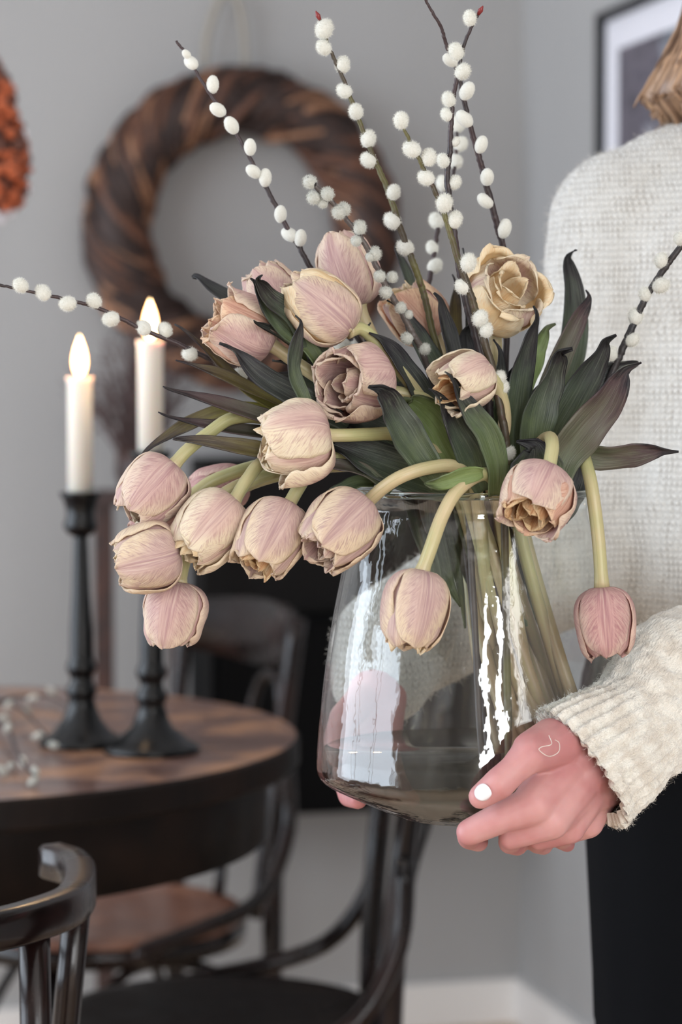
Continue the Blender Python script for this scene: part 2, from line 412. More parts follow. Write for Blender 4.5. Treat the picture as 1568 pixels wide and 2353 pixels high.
def wool_sleeve():
    n = NT('wool_sleeve_knit'); o = n.obj(); f = n.noise(o, 150, 4, .7); g = n.noise(n.scalev(o, (60, 60, 60)), 1.5, 3)
    x, y = n.uv(); r = n.noise(n.comb(n.math('MULTIPLY', x, 180.0), n.math('MULTIPLY', y, 60.0)), 1.0, 2)
    c = n.mix(n.maprange(g, .35, .65), s2l((202, 194, 182)), s2l((222, 218, 208))); c = n.mix(n.math('MULTIPLY', n.maprange(f, .55, .75), .4), c, s2l((178, 164, 146)))
    n.pbr(c, .95, n.bump(n.math('ADD', f, n.math('MULTIPLY', r, .6)), .8, .003), spec=.15, sheen=.5); return n.m
M['sleeve'] = wool_sleeve()
M['fibre'] = simple('wool_fibre', (238, 234, 226), .9, trans=.4)
def cloth():
    n = NT('black_cloth'); o = n.obj(); n.pbr(s2l((9, 10, 13)), .9, n.bump(n.noise(o, 600, 2), .3, .001), spec=.08); return n.m
M['trousers'] = cloth()
def hair():
    n = NT('hair'); x, y = n.uv(); f = n.noise(n.comb(n.math('MULTIPLY', x, 60.0), n.math('MULTIPLY', y, 1.5)), 1.5, 3)
    n.pbr(n.mix(n.maprange(f, .3, .7), s2l((84, 58, 40)), s2l((176, 140, 108))), .4, n.bump(f, .5, .003), spec=.5); return n.m
M['hair'] = hair()
def thin_glass():
    n = NT('vase_glass'); o = n.obj()
    h = n.math('ADD', n.noise(n.scalev(o, (1, 1, .45)), 26, 2), n.math('MULTIPLY', n.noise(o, 90, 2), .12))
    b = n.bump(h, .5, .006)
    gl = n.n('ShaderNodeBsdfGlossy'); gl.inputs['Roughness'].default_value = .03; n.t.links.new(b, gl.inputs['Normal'])
    tr = n.n('ShaderNodeBsdfTransparent'); tr.inputs[0].default_value = (.975, .985, .98, 1)
    mx = n.n('ShaderNodeMixShader'); n.set(mx.inputs[0], n.schlick(.06, b))
    n.t.links.new(tr.outputs[0], mx.inputs[1]); n.t.links.new(gl.outputs[0], mx.inputs[2]); n.t.links.new(mx.outputs[0], n.out.inputs[0]); return n.m
M['glass'] = thin_glass()
def thick_glass():
    n = NT('rim_glass'); g = n.n('ShaderNodeBsdfGlass'); g.inputs['Color'].default_value = (.93, .96, .95, 1); g.inputs['Roughness'].default_value = .0; g.inputs['IOR'].default_value = 1.5
    n.t.links.new(g.outputs[0], n.out.inputs[0]); return n.m
M['rim'] = thick_glass()
def water():
    n = NT('water'); g = n.n('ShaderNodeBsdfTransparent'); g.inputs[0].default_value = (.62, .61, .55, 1); gl = n.n('ShaderNodeBsdfGlossy'); gl.inputs['Roughness'].default_value = .02
    mx = n.n('ShaderNodeMixShader'); n.set(mx.inputs[0], n.schlick(.02, None))
    n.t.links.new(g.outputs[0], mx.inputs[1]); n.t.links.new(gl.outputs[0], mx.inputs[2]); n.t.links.new(mx.outputs[0], n.out.inputs[0]); return n.m
M['water'] = water()
M['pane'] = simple('window_pane', (235, 240, 245), .1)
# ------------------------------------------------------------------ the room
def slab(name, a0, a1, b0, b1, z0, z1, mat, **kw):
    V = [tuple(room(a, b, z)) for z in (z0, z1) for a, b in ((a0, b0), (a1, b0), (a1, b1), (a0, b1))]
    o = mesh_obj(name, V, [(0, 1, 2, 3), (7, 6, 5, 4), (4, 5, 1, 0), (5, 6, 2, 1), (6, 7, 3, 2), (7, 4, 0, 3)], mat, smooth=False)
    return tag(o, kind='structure', **kw)
slab('floor', -.1, RW + .1, -.1, RD + .1, -.06, 0, M['floor'])
slab('ceiling', -.1, RW + .1, -.1, RD + .1, RH, RH + .06, M['ceiling'])
slab('wall_back', -.1, RW + .1, -.1, 0, 0, RH, M['wall'])
def wall_with_holes(name, fixed, along, holes, f0, f1, lo, hi):
    """wall made of slabs round its openings, one mesh"""
    mb = MB()
    def add(s0, s1, z0, z1):
        if s1 - s0 < 1e-4 or z1 - z0 < 1e-4: return
        if along == 'b': q = [(f0, s0), (f1, s0), (f1, s1), (f0, s1)]
        else: q = [(s0, f0), (s1, f0), (s1, f1), (s0, f1)]
        V = [tuple(room(a, b, z)) for z in (z0, z1) for a, b in q]
        mb.add(V, [(0, 1, 2, 3), (7, 6, 5, 4), (4, 5, 1, 0), (5, 6, 2, 1), (6, 7, 3, 2), (7, 4, 0, 3)])
    cur = lo
    for s0, s1, z0, z1 in sorted(holes):
        add(cur, s0, 0, RH); add(s0, s1, 0, z0); add(s0, s1, z1, RH); cur = s1
    add(cur, hi, 0, RH)
    return tag(mb.build(name, M['wall'], smooth=False), kind='structure')
wall_with_holes('wall_right', None, 'b', [WIN_FILL], -.1, 0, 0, RD)
wall_with_holes('wall_left', None, 'b', [WIN_LEFT], RW, RW + .1, 0, RD)
wall_with_holes('wall_front', None, 'a', [(a0, a1, .6, 2.3) for a0, a1 in WIN_BEHIND], RD, RD + .1, -.1, RW + .1)
def window(name, along, s0, s1, z0, z1, f0, f1, n):
    mb = MB(); t = .05
    def add(a, b, c, d):
        q = [(f0, a), (f1, a), (f1, b), (f0, b)] if along == 'b' else [(a, f0), (b, f0), (b, f1), (a, f1)]
        V = [tuple(room(x, y, z)) for z in (c, d) for x, y in q]
        mb.add(V, [(0, 1, 2, 3), (7, 6, 5, 4), (4, 5, 1, 0), (5, 6, 2, 1), (6, 7, 3, 2), (7, 4, 0, 3)])
    add(s0, s0 + t, z0, z1); add(s1 - t, s1, z0, z1); add(s0 + t, s1 - t, z0, z0 + t); add(s0 + t, s1 - t, z1 - t, z1)
    for k in range(1, n): c = s0 + (s1 - s0) * k / n; add(c - .025, c + .025, z0 + t, z1 - t)
    tag(mb.build(name, M['baseboard'], smooth=False), kind='structure')
window('window_1', 'b', *WIN_LEFT[:2], *WIN_LEFT[2:], RW - .08, RW - .03, 3)
for i, (a0, a1) in enumerate(WIN_BEHIND): window('window_%d' % (i + 2), 'a', a0, a1, .6, 2.3, RD - .08, RD - .03, 1)
window('window_4', 'b', *WIN_FILL[:2], *WIN_FILL[2:], .03, .08, 2)  # frame round the added fill opening
slab('baseboard_back', .015, RW - .015, 0, .015, 0, .078, M['baseboard'])
slab('baseboard_right', 0, .015, 0, RD - .015, 0, .078, M['baseboard'])
slab('baseboard_left', RW - .015, RW, 0, RD - .015, 0, .078, M['baseboard'])
def wall_hit(x, y):
    """point of the back wall seen at a pixel"""
    d = np.array(P(x, y, 1.0)) - np.array([0, 0, CAMH]); nrm = np.array(-E2)
    t = (np.array(COR) - np.array([0, 0, CAMH])).dot(nrm) / d.dot(nrm); return Vector(np.array([0, 0, CAMH]) + d * t)
def rwall_hit(x, y):
    d = np.array(P(x, y, 1.0)) - np.array([0, 0, CAMH]); nrm = np.array(E1)
    t = (np.array(COR) - np.array([0, 0, CAMH])).dot(nrm) / d.dot(nrm); return Vector(np.array([0, 0, CAMH]) + d * t)
# ------------------------------------------------------------------ picture on the right wall
pc = rwall_hit(1403, 35)
b_near = (pc - COR).dot(E2); ztop = pc.z
pw, ph = .62, .50
pic = thing('framed_picture', 'black framed grey photograph with wide white mat on the right wall', 'picture', room(0, b_near + pw / 2, ztop - ph))
def wall_panel(name, b0, b1, z0, z1, d0, d1, mat):
    V = [tuple(room(a, b, z)) for z in (z0, z1) for a, b in ((d0, b0), (d1, b0), (d1, b1), (d0, b1))]
    uv = [((b - b0) / (b1 - b0), (z - z0) / (z1 - z0)) for z in (z0, z1) for a, b in ((d0, b0), (d1, b0), (d1, b1), (d0, b1))]
    return mesh_obj(name, V, [(0, 1, 2, 3), (7, 6, 5, 4), (4, 5, 1, 0), (5, 6, 2, 1), (6, 7, 3, 2), (7, 4, 0, 3)], mat, pic, uv=uv, smooth=False)
B0, B1, Z1_, Z0_ = b_near, b_near + pw, ztop, ztop - ph; t = .014
for q in ((B0, B0 + t, Z0_, Z1_), (B1 - t, B1, Z0_, Z1_), (B0 + t, B1 - t, Z0_, Z0_ + t), (B0 + t, B1 - t, Z1_ - t, Z1_)):
    wall_panel('frame_bar', *q, .001, .026, M['frame'])
wall_panel('mount', B0 + t, B1 - t, Z0_ + t, Z1_ - t, .001, .012, M['mat'])
wall_panel('print', B0 + t + .062, B1 - t - .062, Z0_ + t + .05, Z1_ - t - .05, .0125, .014, M['print'])
# ------------------------------------------------------------------ wreath on the back wall
wc = wall_hit(545, 532); wtop = wall_hit(545, 160); wr = wall_hit(905, 532)
RO = ((wtop - wc).length + (wr - wc).length * 1.0) / 2 * 1.02; rt = RO * .235; RC = RO - rt
wn = np.array(E2); cw = np.array(wc) + wn * (rt * .82)
wreath = thing('twig_wreath', 'large round brown twig wreath hanging on the grey wall', 'wreath', Vector(cw))
ex = np.array(-E1); ez = np.array([0, 0, 1.0])
r2 = random.Random(3)
mbs = [MB() for _ in range(3)]; ntw = 0
for k in range(620):
    a0 = r2.uniform(0, 2 * PI); ph0 = r2.uniform(0, 2 * PI); span = r2.uniform(.35, .8); tw = -4.2 + r2.uniform(-.5, .5); rr = rt * r2.uniform(.72, .98) * .86; n = 14
    pts = []
    for i in range(n):
        s = i / (n - 1); a = a0 + span * s; ph = ph0 + tw * span * s
        q = rr * (1 + (.10 if (k % 9 == 0 and i in (0, n - 1)) else 0)) * (1 + .03 * math.sin(7 * s + k))
        rad = RC + q * math.cos(ph)
        pts.append(cw + ex * rad * math.sin(a) + ez * rad * math.cos(a) + wn * q * .8 * math.sin(ph))
    w = r2.uniform(.0035, .0085); V, F, UV = tube(pts, [w * .3] + [w] * (n - 2) + [w * .3], 5)
    ci = r2.choice([0, 0, 0, 1, 1, 2])
    if math.sin(ph0 + tw * span / 2) > .1 and ntw < 300: ntw += 1; mesh_obj('twig', V, F, M['twig_' + 'abc'[ci]], wreath, uv=UV)
    else: mbs[ci].add(V, F, UV)
for m_, nm in zip(mbs, 'abc'): tag(m_.build('twigs', M['twig_' + nm], wreath), kind='stuff')
core = MB(); pts = [cw + ex * RC * math.sin(a) + ez * RC * math.cos(a) for a in np.linspace(0, 2 * PI, 49)]
V, F, UV = tube(pts, rt * .70, 12, up=wn); core.add(V, F, UV); core.build('core', M['twig_a'], wreath)
lp = [wall_hit(462, 160), wall_hit(468, 90), wall_hit(490, 20), wall_hit(515, -12), wall_hit(540, 15), wall_hit(552, 80), wall_hit(556, 165)]
lp = [np.array(p) + wn * .03 for p in lp]; V, F, UV = tube(catmull(lp, 30), .0065, 6); mesh_obj('hanging_loop', V, F, M['cord'], wreath, uv=UV)
# ------------------------------------------------------------------ dark cabinet hung on the back wall, stand with dried branches
ca, cb = wall_hit(436, 1400), wall_hit(1015, 1400); a1 = (ca - COR).dot(E1); a0 = (cb - COR).dot(E1)
zb = wall_hit(600, 1828).z; zt = wall_hit(600, 1050).z; zm = wall_hit(700, 1392).z
cab = thing('wall_cabinet', 'black wall cabinet with charcoal upper panel behind the far chair', 'cabinet', room((a0 + a1) / 2, 0, zb))
def rbox(name, a0, a1, b0, b1, z0, z1, mat, par):
    V = [tuple(room(a, b, z)) for z in (z0, z1) for a, b in ((a0, b0), (a1, b0), (a1, b1), (a0, b1))]
    return mesh_obj(name, V, [(0, 1, 2, 3), (7, 6, 5, 4), (4, 5, 1, 0), (5, 6, 2, 1), (6, 7, 3, 2), (7, 4, 0, 3)], mat, par, smooth=False)
rbox('body', a0, a1, .001, .20, zb, zm, M['black_paint'], cab); rbox('upper_panel', a0 + .002, a1 - .002, .001, .12, zm + .001, zt, M['grey_paint'], cab)
mid = (a0 + a1) / 2
for q0, q1 in ((a0 + .012, mid - .004), (mid + .004, a1 - .012)): rbox('door', q0, q1, .2005, .214, zb + .012, zm - .012, M['black_paint'], cab)
sx0, sx1 = P(226, 1500, 3.75), P(405, 1500, 3.9)
stand = thing('plant_stand', 'tall dark wooden plant stand behind the left candlestick', 'stand', Vector((sx0.x, sx0.y, 0)))
zs = P(226, 1135, 3.75).z; cst = np.array([(sx0.x + sx1.x) / 2, 3.86, 0])
for dx in (-1, 1):
    for dy in (-1, 1):
        V, F = box(cst + np.array([dx * .058, dy * .058, zs / 2 - .01]), (.018, .018, zs - .02)); mesh_obj('leg', V, F, M['post_wood'], stand, smooth=False)
V, F = box(cst + np.array([0, 0, zs - .01]), (.15, .15, .02)); mesh_obj('top', V, F, M['post_wood'], stand, smooth=False)
V, F = box(cst + np.array([0, 0, .25]), (.118, .118, .015)); mesh_obj('shelf', V, F, M['post_wood'], stand, smooth=False)
pot = thing('dried_branches', 'bunch of dried brown twigs in a small dark pot on the stand', 'dried plant', Vector(cst + np.array([0, 0, zs])))
V, F, UV = lathe([(0.0, 0.0), (.03, 0), (.04, .03), (.036, .07), (.031, .07), (.033, .03), (0, .01)], 20, tuple(cst + np.array([0, 0, zs]))); mesh_obj('pot', V, F, M['post_wood'], pot)
mb = MB(); r3 = random.Random(5)
for k in range(110):
    a = r3.uniform(0, 2 * PI); sp = r3.uniform(0, .12); h = r3.uniform(.12, .27) * (1 - sp * 2.2); base = cst + np.array([r3.uniform(-.015, .015), r3.uniform(-.015, .015), zs + .02])
    d = np.array([math.cos(a) * sp, math.sin(a) * sp, h]); m_ = base + d * .5 + np.array([r3.uniform(-.012, .012), 0, .03])
    V, F, UV = tube(catmull([base, m_, base + d], 6), [.0022, .002, .0018, .0015, .001, .0006], 4); mb.add(V, F, UV)
    if k % 2 == 0:
        for j in range(5):
            s = base + d * r3.uniform(.5, 1); V, F, UV = tube([s, s + np.array([r3.uniform(-.035, .035), r3.uniform(-.02, .02), r3.uniform(.0, .04)])], [.0014, .0006], 4); mb.add(V, F, UV)
tag(mb.build('twigs', M['dry'], pot), kind='stuff')
# ------------------------------------------------------------------ table
TC = np.array([-.487, 2.517, 0]); TR, TZ = .444, .77
table = thing('round_table', 'round worn dark wooden pedestal table under the two candlesticks', 'table', Vector(TC))
V, F, UV = lathe([(0, TZ), (TR - .004, TZ), (TR, TZ - .003), (TR, TZ - .026), (TR - .004, TZ - .03), (0, TZ - .03)], 128, TC)
mi = [0] * (128 * 1) + [1] * (128 * 4); mesh_obj('tabletop', V, F, [M['table'], M['table_edge']], table, smooth=False, matidx=mi)
V, F, UV = lathe([(TR - .035, TZ - .0305), (TR - .035, TZ - .105), (TR - .055, TZ - .105), (TR - .055, TZ - .0305)], 96, TC); mesh_obj('apron', V, F, M['table_edge'], table)
V, F, UV = lathe([(0, TZ - .031), (.10, TZ - .031), (.09, TZ - .06), (.045, TZ - .1), (.04, TZ - .2), (.055, TZ - .33), (.04, TZ - .45), (.06, .16), (.05, .10), (0, .10)], 32, TC); mesh_obj('pedestal', V, F, M['table_edge'], table)
for k in range(4):
    a = k * PI / 2 + .4; d = np.array([math.cos(a), math.sin(a), 0])
    pts = catmull([TC + d * .03 + np.array([0, 0, .18]), TC + d * .15 + np.array([0, 0, .15]), TC + d * .27 + np.array([0, 0, .05]), TC + d * .33 + np.array([0, 0, .020])], 10)
    V, F, UV = tube(pts, [.026] * 8 + [.022, .019], 8); mesh_obj('foot', V, F, M['table_edge'], table, uv=UV)
# ------------------------------------------------------------------ candlesticks and candles
def candlestick(px, py, ytop, k, label, clabel, cand_top, flame_top, foot):
    c = np.array(G(px, py, TZ)); Z = c[1]; s = Z / FPX
    H = (py - ytop) * s
    t = thing('candlestick', label, 'candlestick', Vector(c), 'black turned candlesticks on the table')
    pf = [(0, .0005), (foot, .0005), (foot + .001, .004), (foot - .003, .008), (foot - .009, .011), (foot - .015, .016), (.0205, .026), (.0155, .038), (.0130, .048), (.0158, .053), (.0162, .058), (.0128, .063), (.0112, .068), (.0122, .072), (.0152, .077), (.0156, .082), (.0132, .087), (.0122, .091)]
    V, F, UV = lathe(pf, 36, c); mesh_obj('base', V, F, M['black_metal'], t)
    z2 = H - .044
    V, F, UV = lathe([(.0120, .091), (.0118, .12), (.0094, (z2 + .10) / 2), (.0074, z2)], 24, c); mesh_obj('stem', V, F, M['black_metal'], t)
    V, F, UV = lathe([(.0066, z2), (.0125, z2 + .003), (.0175, z2 + .009), (.0175, z2 + .014), (.0150, z2 + .019), (.0150, z2 + .027), (.0175, z2 + .037), (.0215, z2 + .043), (.0215, z2 + .0455), (.0135, z2 + .0455), (.0132, z2 + .028), (0, z2 + .028)], 32, c)
    mesh_obj('cup', V, F, M['black_metal'], t)
    cb = c + np.array([0, 0, z2 + .0283]); hc = (ytop - cand_top) * s + .018
    ct = thing('candle', clabel, 'candle', Vector(cb), 'burning white candles')
    V, F, UV = lathe([(0, .0), (.0128, 0), (.0126, hc - .006), (.0136, hc - .003), (.0134, hc), (.011, hc - .001), (.006, hc - .003), (0, hc - .0035)], 28, cb); mesh_obj('wax', V, F, M['wax'], ct)
    V, F, UV = tube([cb + np.array([0, 0, hc - .004]), cb + np.array([.0004, 0, hc + .004]), cb + np.array([.001, 0, hc + .008])], .0009, 6); mesh_obj('wick', V, F, M['wick'], ct)
    fh = (cand_top - flame_top) * s; fp = [(0, 0), (.003, .001), (.0062, .006), (.0075, .013), (.0072, .020), (.0055, .028), (.003, .035), (.001, .040), (0, .042)]
    V, F, UV = lathe([(r, z / .042 * fh) for r, z in fp], 20, cb + np.array([0, 0, hc + .0005])); mesh_obj('flame', V, F, M['flame'], ct)
    pl = bpy.data.lights.new('candle_light', 'POINT'); pl.energy = .9; pl.color = (1, .62, .3); pl.shadow_soft_size = .012; lo = bpy.data.objects.new('candle_light', pl); scene.collection.objects.link(lo); lo.location = cb + np.array([0, 0, hc + fh * .5])
    return t
candlestick(188, 1712, 1130, 0, 'shorter black candlestick, left of the pair', 'white burning candle in the shorter left candlestick', 868, 772, .043)
candlestick(349, 1728, 1036, 1, 'taller black candlestick, right of the pair, behind the drooping tulips', 'white burning candle in the taller right candlestick', 784, 690, .048)
# ------------------------------------------------------------------ bentwood chairs
def chair(name, label, c, ang, seat_mat, r=.19, w=.15, zs=.46, ztop=.87, lean=.06, brk=.20):
    """local +X points to the back"""
    R = rotz(ang); c = np.array([c[0], c[1], 0])
    L = lambda x, y, z: c + R @ np.array([x, y, z])
    t = thing(name, label, 'chair', Vector(c), 'dark bentwood chairs round the table')
    V, F, UV = lathe([(0, zs - .004), (r * .6, zs - .006), (r - .022, zs), (r - .004, zs - .001), (r, zs - .006), (r, zs - .012), (0, zs - .012)], 56, c); mesh_obj('seat', V, F, seat_mat, t)
    V, F, UV = lathe([(r - .002, zs - .0125), (r + .002, zs - .017), (r + .002, zs - .036), (r - .028, zs - .036), (r - .028, zs - .0125), (r - .002, zs - .0125)], 56, c); mesh_obj('seat_frame', V, F, M['chair'], t)
    bx = r * .90
    for s in (-1, 1):
        pts = catmull([L(bx + .07, s * (w + .025), .0), L(bx + .015, s * w, .25), L(bx + .006, s * w, zs), L(bx + lean * .4, s * (w + .006), (zs + ztop) / 2), L(bx + lean, s * (w + .014), ztop)], 22)
        V, F, UV = tube(pts, [.013] * 16 + [.0125, .012, .012, .012, .0125, .013], 10); mesh_obj('back_post', V, F, M['chair'], t, uv=UV)
        pts = catmull([L(-r * .62, s * r * .66, zs - .03), L(-r * .70, s * r * .74, .22), L(-r * .80, s * r * .84, 0)], 8)
        V, F, UV = tube(pts, [.015] * 4 + [.013, .012, .011, .010], 10); mesh_obj('front_leg', V, F, M['chair'], t, uv=UV)
        pts = catmull([L(bx + lean * .42, s * (w + .024), zs + brk), L(bx + .012, s * (w + .03), zs + brk * .55), L(bx - .035, s * (w + .045), zs + brk * .18), L(bx - .11, s * (r + .005), zs + .008), L(bx - .20, s * (r + .012), zs - .012), L(-.02, s * (r + .010), zs - .022)], 22)
        V, F, UV = tube(pts, .0105, 8); mesh_obj('bracket', V, F, M['chair'], t, uv=UV)
    n = 20; V = []; F = []
    for i in range(n):
        y = (w + .012) * (2 * i / (n - 1) - 1); bul = .035 * (1 - (y / (w + .012)) ** 2)
        for (dx, z) in ((-.005, ztop - .075 + .01 * abs(y) / w), (-.006, ztop - .012), (-.004, ztop + .012 * (1 - (y / (w + .012)) ** 2)), (.006, ztop + .012 * (1 - (y / (w + .012)) ** 2)), (.008, ztop - .012), (.007, ztop - .075 + .01 * abs(y) / w)):
            V.append(L(bx + lean * .95 + bul + dx - (ztop - z) * .12, y, z))
    for i in range(n - 1):
        for k in range(6): F.append((i * 6 + k, i * 6 + (k + 1) % 6, (i + 1) * 6 + (k + 1) % 6, (i + 1) * 6 + k))
    F.append((5, 4, 3, 2, 1, 0)); F.append(tuple((n - 1) * 6 + k for k in range(6)))
    mesh_obj('crest_rail', V, F, M['chair'], t)
    yo = -.055
    pts = [L(bx + .002, yo - .055, zs - .01), L(bx + lean * .3 + .012, yo - .058, zs + .16), L(bx + lean * .6 + .02, yo - .052, ztop - .17), L(bx + lean * .8 + .024, yo - .03, ztop - .10), L(bx + lean * .85 + .026, yo, ztop - .082),
           L(bx + lean * .8 + .024, yo + .03, ztop - .10), L(bx + lean * .6 + .02, yo + .052, ztop - .17), L(bx + lean * .3 + .012, yo + .058, zs + .16), L(bx + .002, yo + .055, zs - .01)]
    V, F, UV = tube(catmull(pts, 44), .0078, 8); mesh_obj('back_loop', V, F, M['chair'], t, uv=UV)
    pts = [L(-r * .70, -r * .74, .24), L(-r * .3, -r * .7, zs - .09), L(.02, -r * .60, zs - .052), L(bx * .7, -w * .9, zs - .08), L(bx + .012, -w, .24)]
    V, F, UV = tube(catmull(pts, 24), .0075, 8); mesh_obj('stretcher', V, F, M['chair'], t, uv=UV)
    pts = [L(-r * .70, r * .74, .24), L(-r * .3, r * .7, zs - .09), L(.02, r * .60, zs - .052), L(bx * .7, w * .9, zs - .08), L(bx + .012, w, .24)]
    V, F, UV = tube(catmull(pts, 24), .0075, 8); mesh_obj('stretcher', V, F, M['chair'], t, uv=UV)
    return t
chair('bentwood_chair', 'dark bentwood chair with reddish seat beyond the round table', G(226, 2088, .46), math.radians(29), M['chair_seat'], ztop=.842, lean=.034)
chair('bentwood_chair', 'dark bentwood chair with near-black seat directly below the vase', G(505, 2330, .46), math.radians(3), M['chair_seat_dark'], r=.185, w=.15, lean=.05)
# near chair at the lower left: only its curled top rail and two posts show
def near_chair():
    zt = .80; path = [G(118, 1938, zt), G(172, 1957, zt), G(186, 1998, zt), G(160, 2038, zt), G(90, 2066, zt), G(0, 2090, zt), G(-130, 2108, zt), G(-300, 2110, zt), G(-420, 2085, zt), G(-455, 2035, zt), G(-425, 1975, zt), G(-370, 1950, zt)]
    path = [np.array(p) for p in path]
    base = np.array(P(-130, 2100, 1.85)); base[2] = 0
    t = thing('bentwood_armchair', 'near-black bentwood chair with curled glossy top rail, cut off at the lower left', 'chair', Vector(base), 'dark bentwood chairs round the table')
    pts = catmull(path, 70); h = .0125; w = .0105
    sec = [(h, -w * .7), (h, w * .7), (h * .8, w), (-h * .8, w), (-h, w * .7), (-h, -w * .7), (-h * .8, -w), (h * .8, -w)]
    pts = [p - np.array([0, 0, h]) for p in pts]
    V, F, UV = tube(pts, 1.0, up=(0, 0, 1), section=sec); mesh_obj('top_rail', V, F, M['chair'], t, uv=UV, smooth=True)
    def post(a, b, r): 
        V, F, UV = tube(catmull([a, (np.array(a) + np.array(b)) / 2 + np.array([.004, 0, 0]), b], 8), r, 10); mesh_obj('back_post', V, F, M['chair'], t, uv=UV)
    y0 = G(70, 2075, zt)
    post(np.array(G(78, 2066, zt)) - [0, 0, .02], np.array(G(70, 2066, zt)) + [-.002, .02, -zt], .0105)
    post(np.array(G(176, 2022, zt)) - [0, 0, .02], np.array(G(176, 2022, zt)) + [-.055, .06, -zt + .38], .0095)
    post(np.array(G(-330, 2104, zt)) - [0, 0, .02], np.array(G(-330, 2104, zt)) + [-.002, .02, -zt], .0105)
    post(np.array(G(-440, 2030, zt)) - [0, 0, .02], np.array(G(-440, 2030, zt)) + [.055, .06, -zt + .38], .0095)
    cs = np.array(G(-128, 2040, zt)) + np.array([0, .12, 0]); cs[2] = 0; r = .15
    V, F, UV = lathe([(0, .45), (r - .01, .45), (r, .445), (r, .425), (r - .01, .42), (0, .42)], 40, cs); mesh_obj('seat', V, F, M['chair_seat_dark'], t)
    for k in range(2):
        a = np.array([cs[0] + (-.1 if k else .1), cs[1] + .08, .42]); post(a, a * [1, 1, 0] + [(-.02 if k else .02), .02, 0], .012)
near_chair()
# ------------------------------------------------------------------ pendant ornament, top left
pcx = P(-45, 330, 2.9); pend = thing('hanging_ornament', 'rough copper beaded ornament hanging at the upper left edge', 'ornament', pcx)
r4 = random.Random(11); mbc = MB(); mbd = MB(); sc_ = 2.9 / FPX
prof = [(100, 12), (140, 38), (180, 60), (240, 78), (300, 92), (350, 104), (400, 106), (440, 102), (475, 84)]
for k in range(620):
    y = r4.uniform(100, 480); rr = np.interp(y, [p[0] for p in prof], [p[1] for p in prof]) * sc_ * r4.uniform(.90, 1.03); a = r4.uniform(0, 2 * PI)
    c = np.array(P(-45, y, 2.9)) + np.array([math.cos(a) * rr, math.sin(a) * rr, 0]); s = r4.uniform(.004, .0085)
    V, F = ellipsoid(c, (s, s * r4.uniform(.6, 1), s * r4.uniform(.6, 1.1)), None, 6, 4); (mbc if r4.random() < (y - 60) / 480 else mbd).add(V, F)
tag(mbc.build('copper_beads', M['copper'], pend, smooth=False), kind='stuff'); tag(mbd.build('dark_beads', M['copper_dark'], pend, smooth=False), kind='stuff')
V, F, UV = lathe([(p[1] * sc_ * .86, P(-45, p[0], 2.9).z) for p in prof], 24, (pcx.x, pcx.y, 0)); mesh_obj('core', V, F, M['copper_dark'], pend)
mb = MB()
for k in range(26):
    a = r4.uniform(0, 2 * PI); y = r4.uniform(478, 505) if k < 14 else r4.uniform(280, 470); rr = (70 if k < 14 else 106) * sc_
    V, F = ellipsoid(np.array(P(-45, y, 2.9)) + np.array([math.cos(a) * rr, math.sin(a) * rr, 0]), (.006, .006, .008), None, 10, 7); mb.add(V, F)
tag(mb.build('crystal_beads', M['crystal'], pend), kind='stuff')
V, F, UV = tube([np.array(P(-45, 104, 2.9)), np.array([pcx.x, pcx.y, RH])], .0015, 6); mesh_obj('wire', V, F, M['copper_dark'], pend)
# ------------------------------------------------------------------ vase and water
VC = np.array(P(1087, 1500, 1.5)); VX, VY = VC[0], VC[1]
ZW = 1.5
def vz(y): return P(1087, y, ZW).z
S = ZW / FPX
vprof = [(1130, 278), (1136, 280), (1146, 277), (1165, 270), (1185, 272), (1215, 281), (1260, 290), (1320, 303), (1400, 319), (1500, 335), (1600, 347), (1700, 356), (1750, 359), (1778, 357), (1794, 345), (1808, 322), (1830, 275), (1852, 225), (1866, 192), (1872, 176), (1874, 150), (1872, 100), (1866, 40), (1864, 0)]
def vprof_s(n=70, inset=0.0, y0=None):
    out = catmull([(y, r, 0) for y, r in vprof], n)
    return [(max(0, p[1] * S - inset), vz(p[0])) for p in out]
vase = thing('glass_vase', 'large clear glass vase with tapered base held in the hands', 'vase', Vector((VX, VY, vz(1874))))
V, F, UV = lathe(vprof_s(80), 96, (VX, VY, 0)); mesh_obj('body', V, F, M['glass'], vase, uv=UV)
inner = [(r, z) for r, z in vprof_s(80, .0028) if z > vz(1862)] + [(0, vz(1858))]
V, F, UV = lathe(inner, 96, (VX, VY, 0)); mesh_obj('inner_wall', V, F, M['glass'], vase, uv=UV)
rp = [(VX + (278 * S - .0014) * math.cos(a), VY + (278 * S - .0014) * math.sin(a), vz(1129)) for a in np.linspace(0, 2 * PI, 97)[:-1]]
tp = []; seg = 8; Vr = []; Fr = []
for i, a in enumerate(np.linspace(0, 2 * PI, 97)[:-1]):
    for k in range(seg):
        b = 2 * PI * k / seg; rr = 277 * S - .0014 + .0024 * math.cos(b); Vr.append((VX + rr * math.cos(a), VY + rr * math.sin(a), vz(1129) + .0022 * math.sin(b)))
for i in range(96):
    for k in range(seg): Fr.append((i * seg + k, ((i + 1) % 96) * seg + k, ((i + 1) % 96) * seg + (k + 1) % seg, i * seg + (k + 1) % seg))
mesh_obj('rim', Vr, Fr, M['rim'], vase)
zwl = vz(1722)
wp = [(0, zwl)] + [(356 * S - .0036 + .0004, zwl)] + [(max(0, r - .0034), z) for r, z in vprof_s(80) if vz(1856) < z < zwl - .001] + [(0, vz(1855))]
V, F, UV = lathe(wp, 96, (VX, VY, 0)); F = [f[::-1] for f in F]
water = mesh_obj('water', V, F, M['water']); tag(water, 'shallow murky water standing in the bottom of the glass vase', 'water')
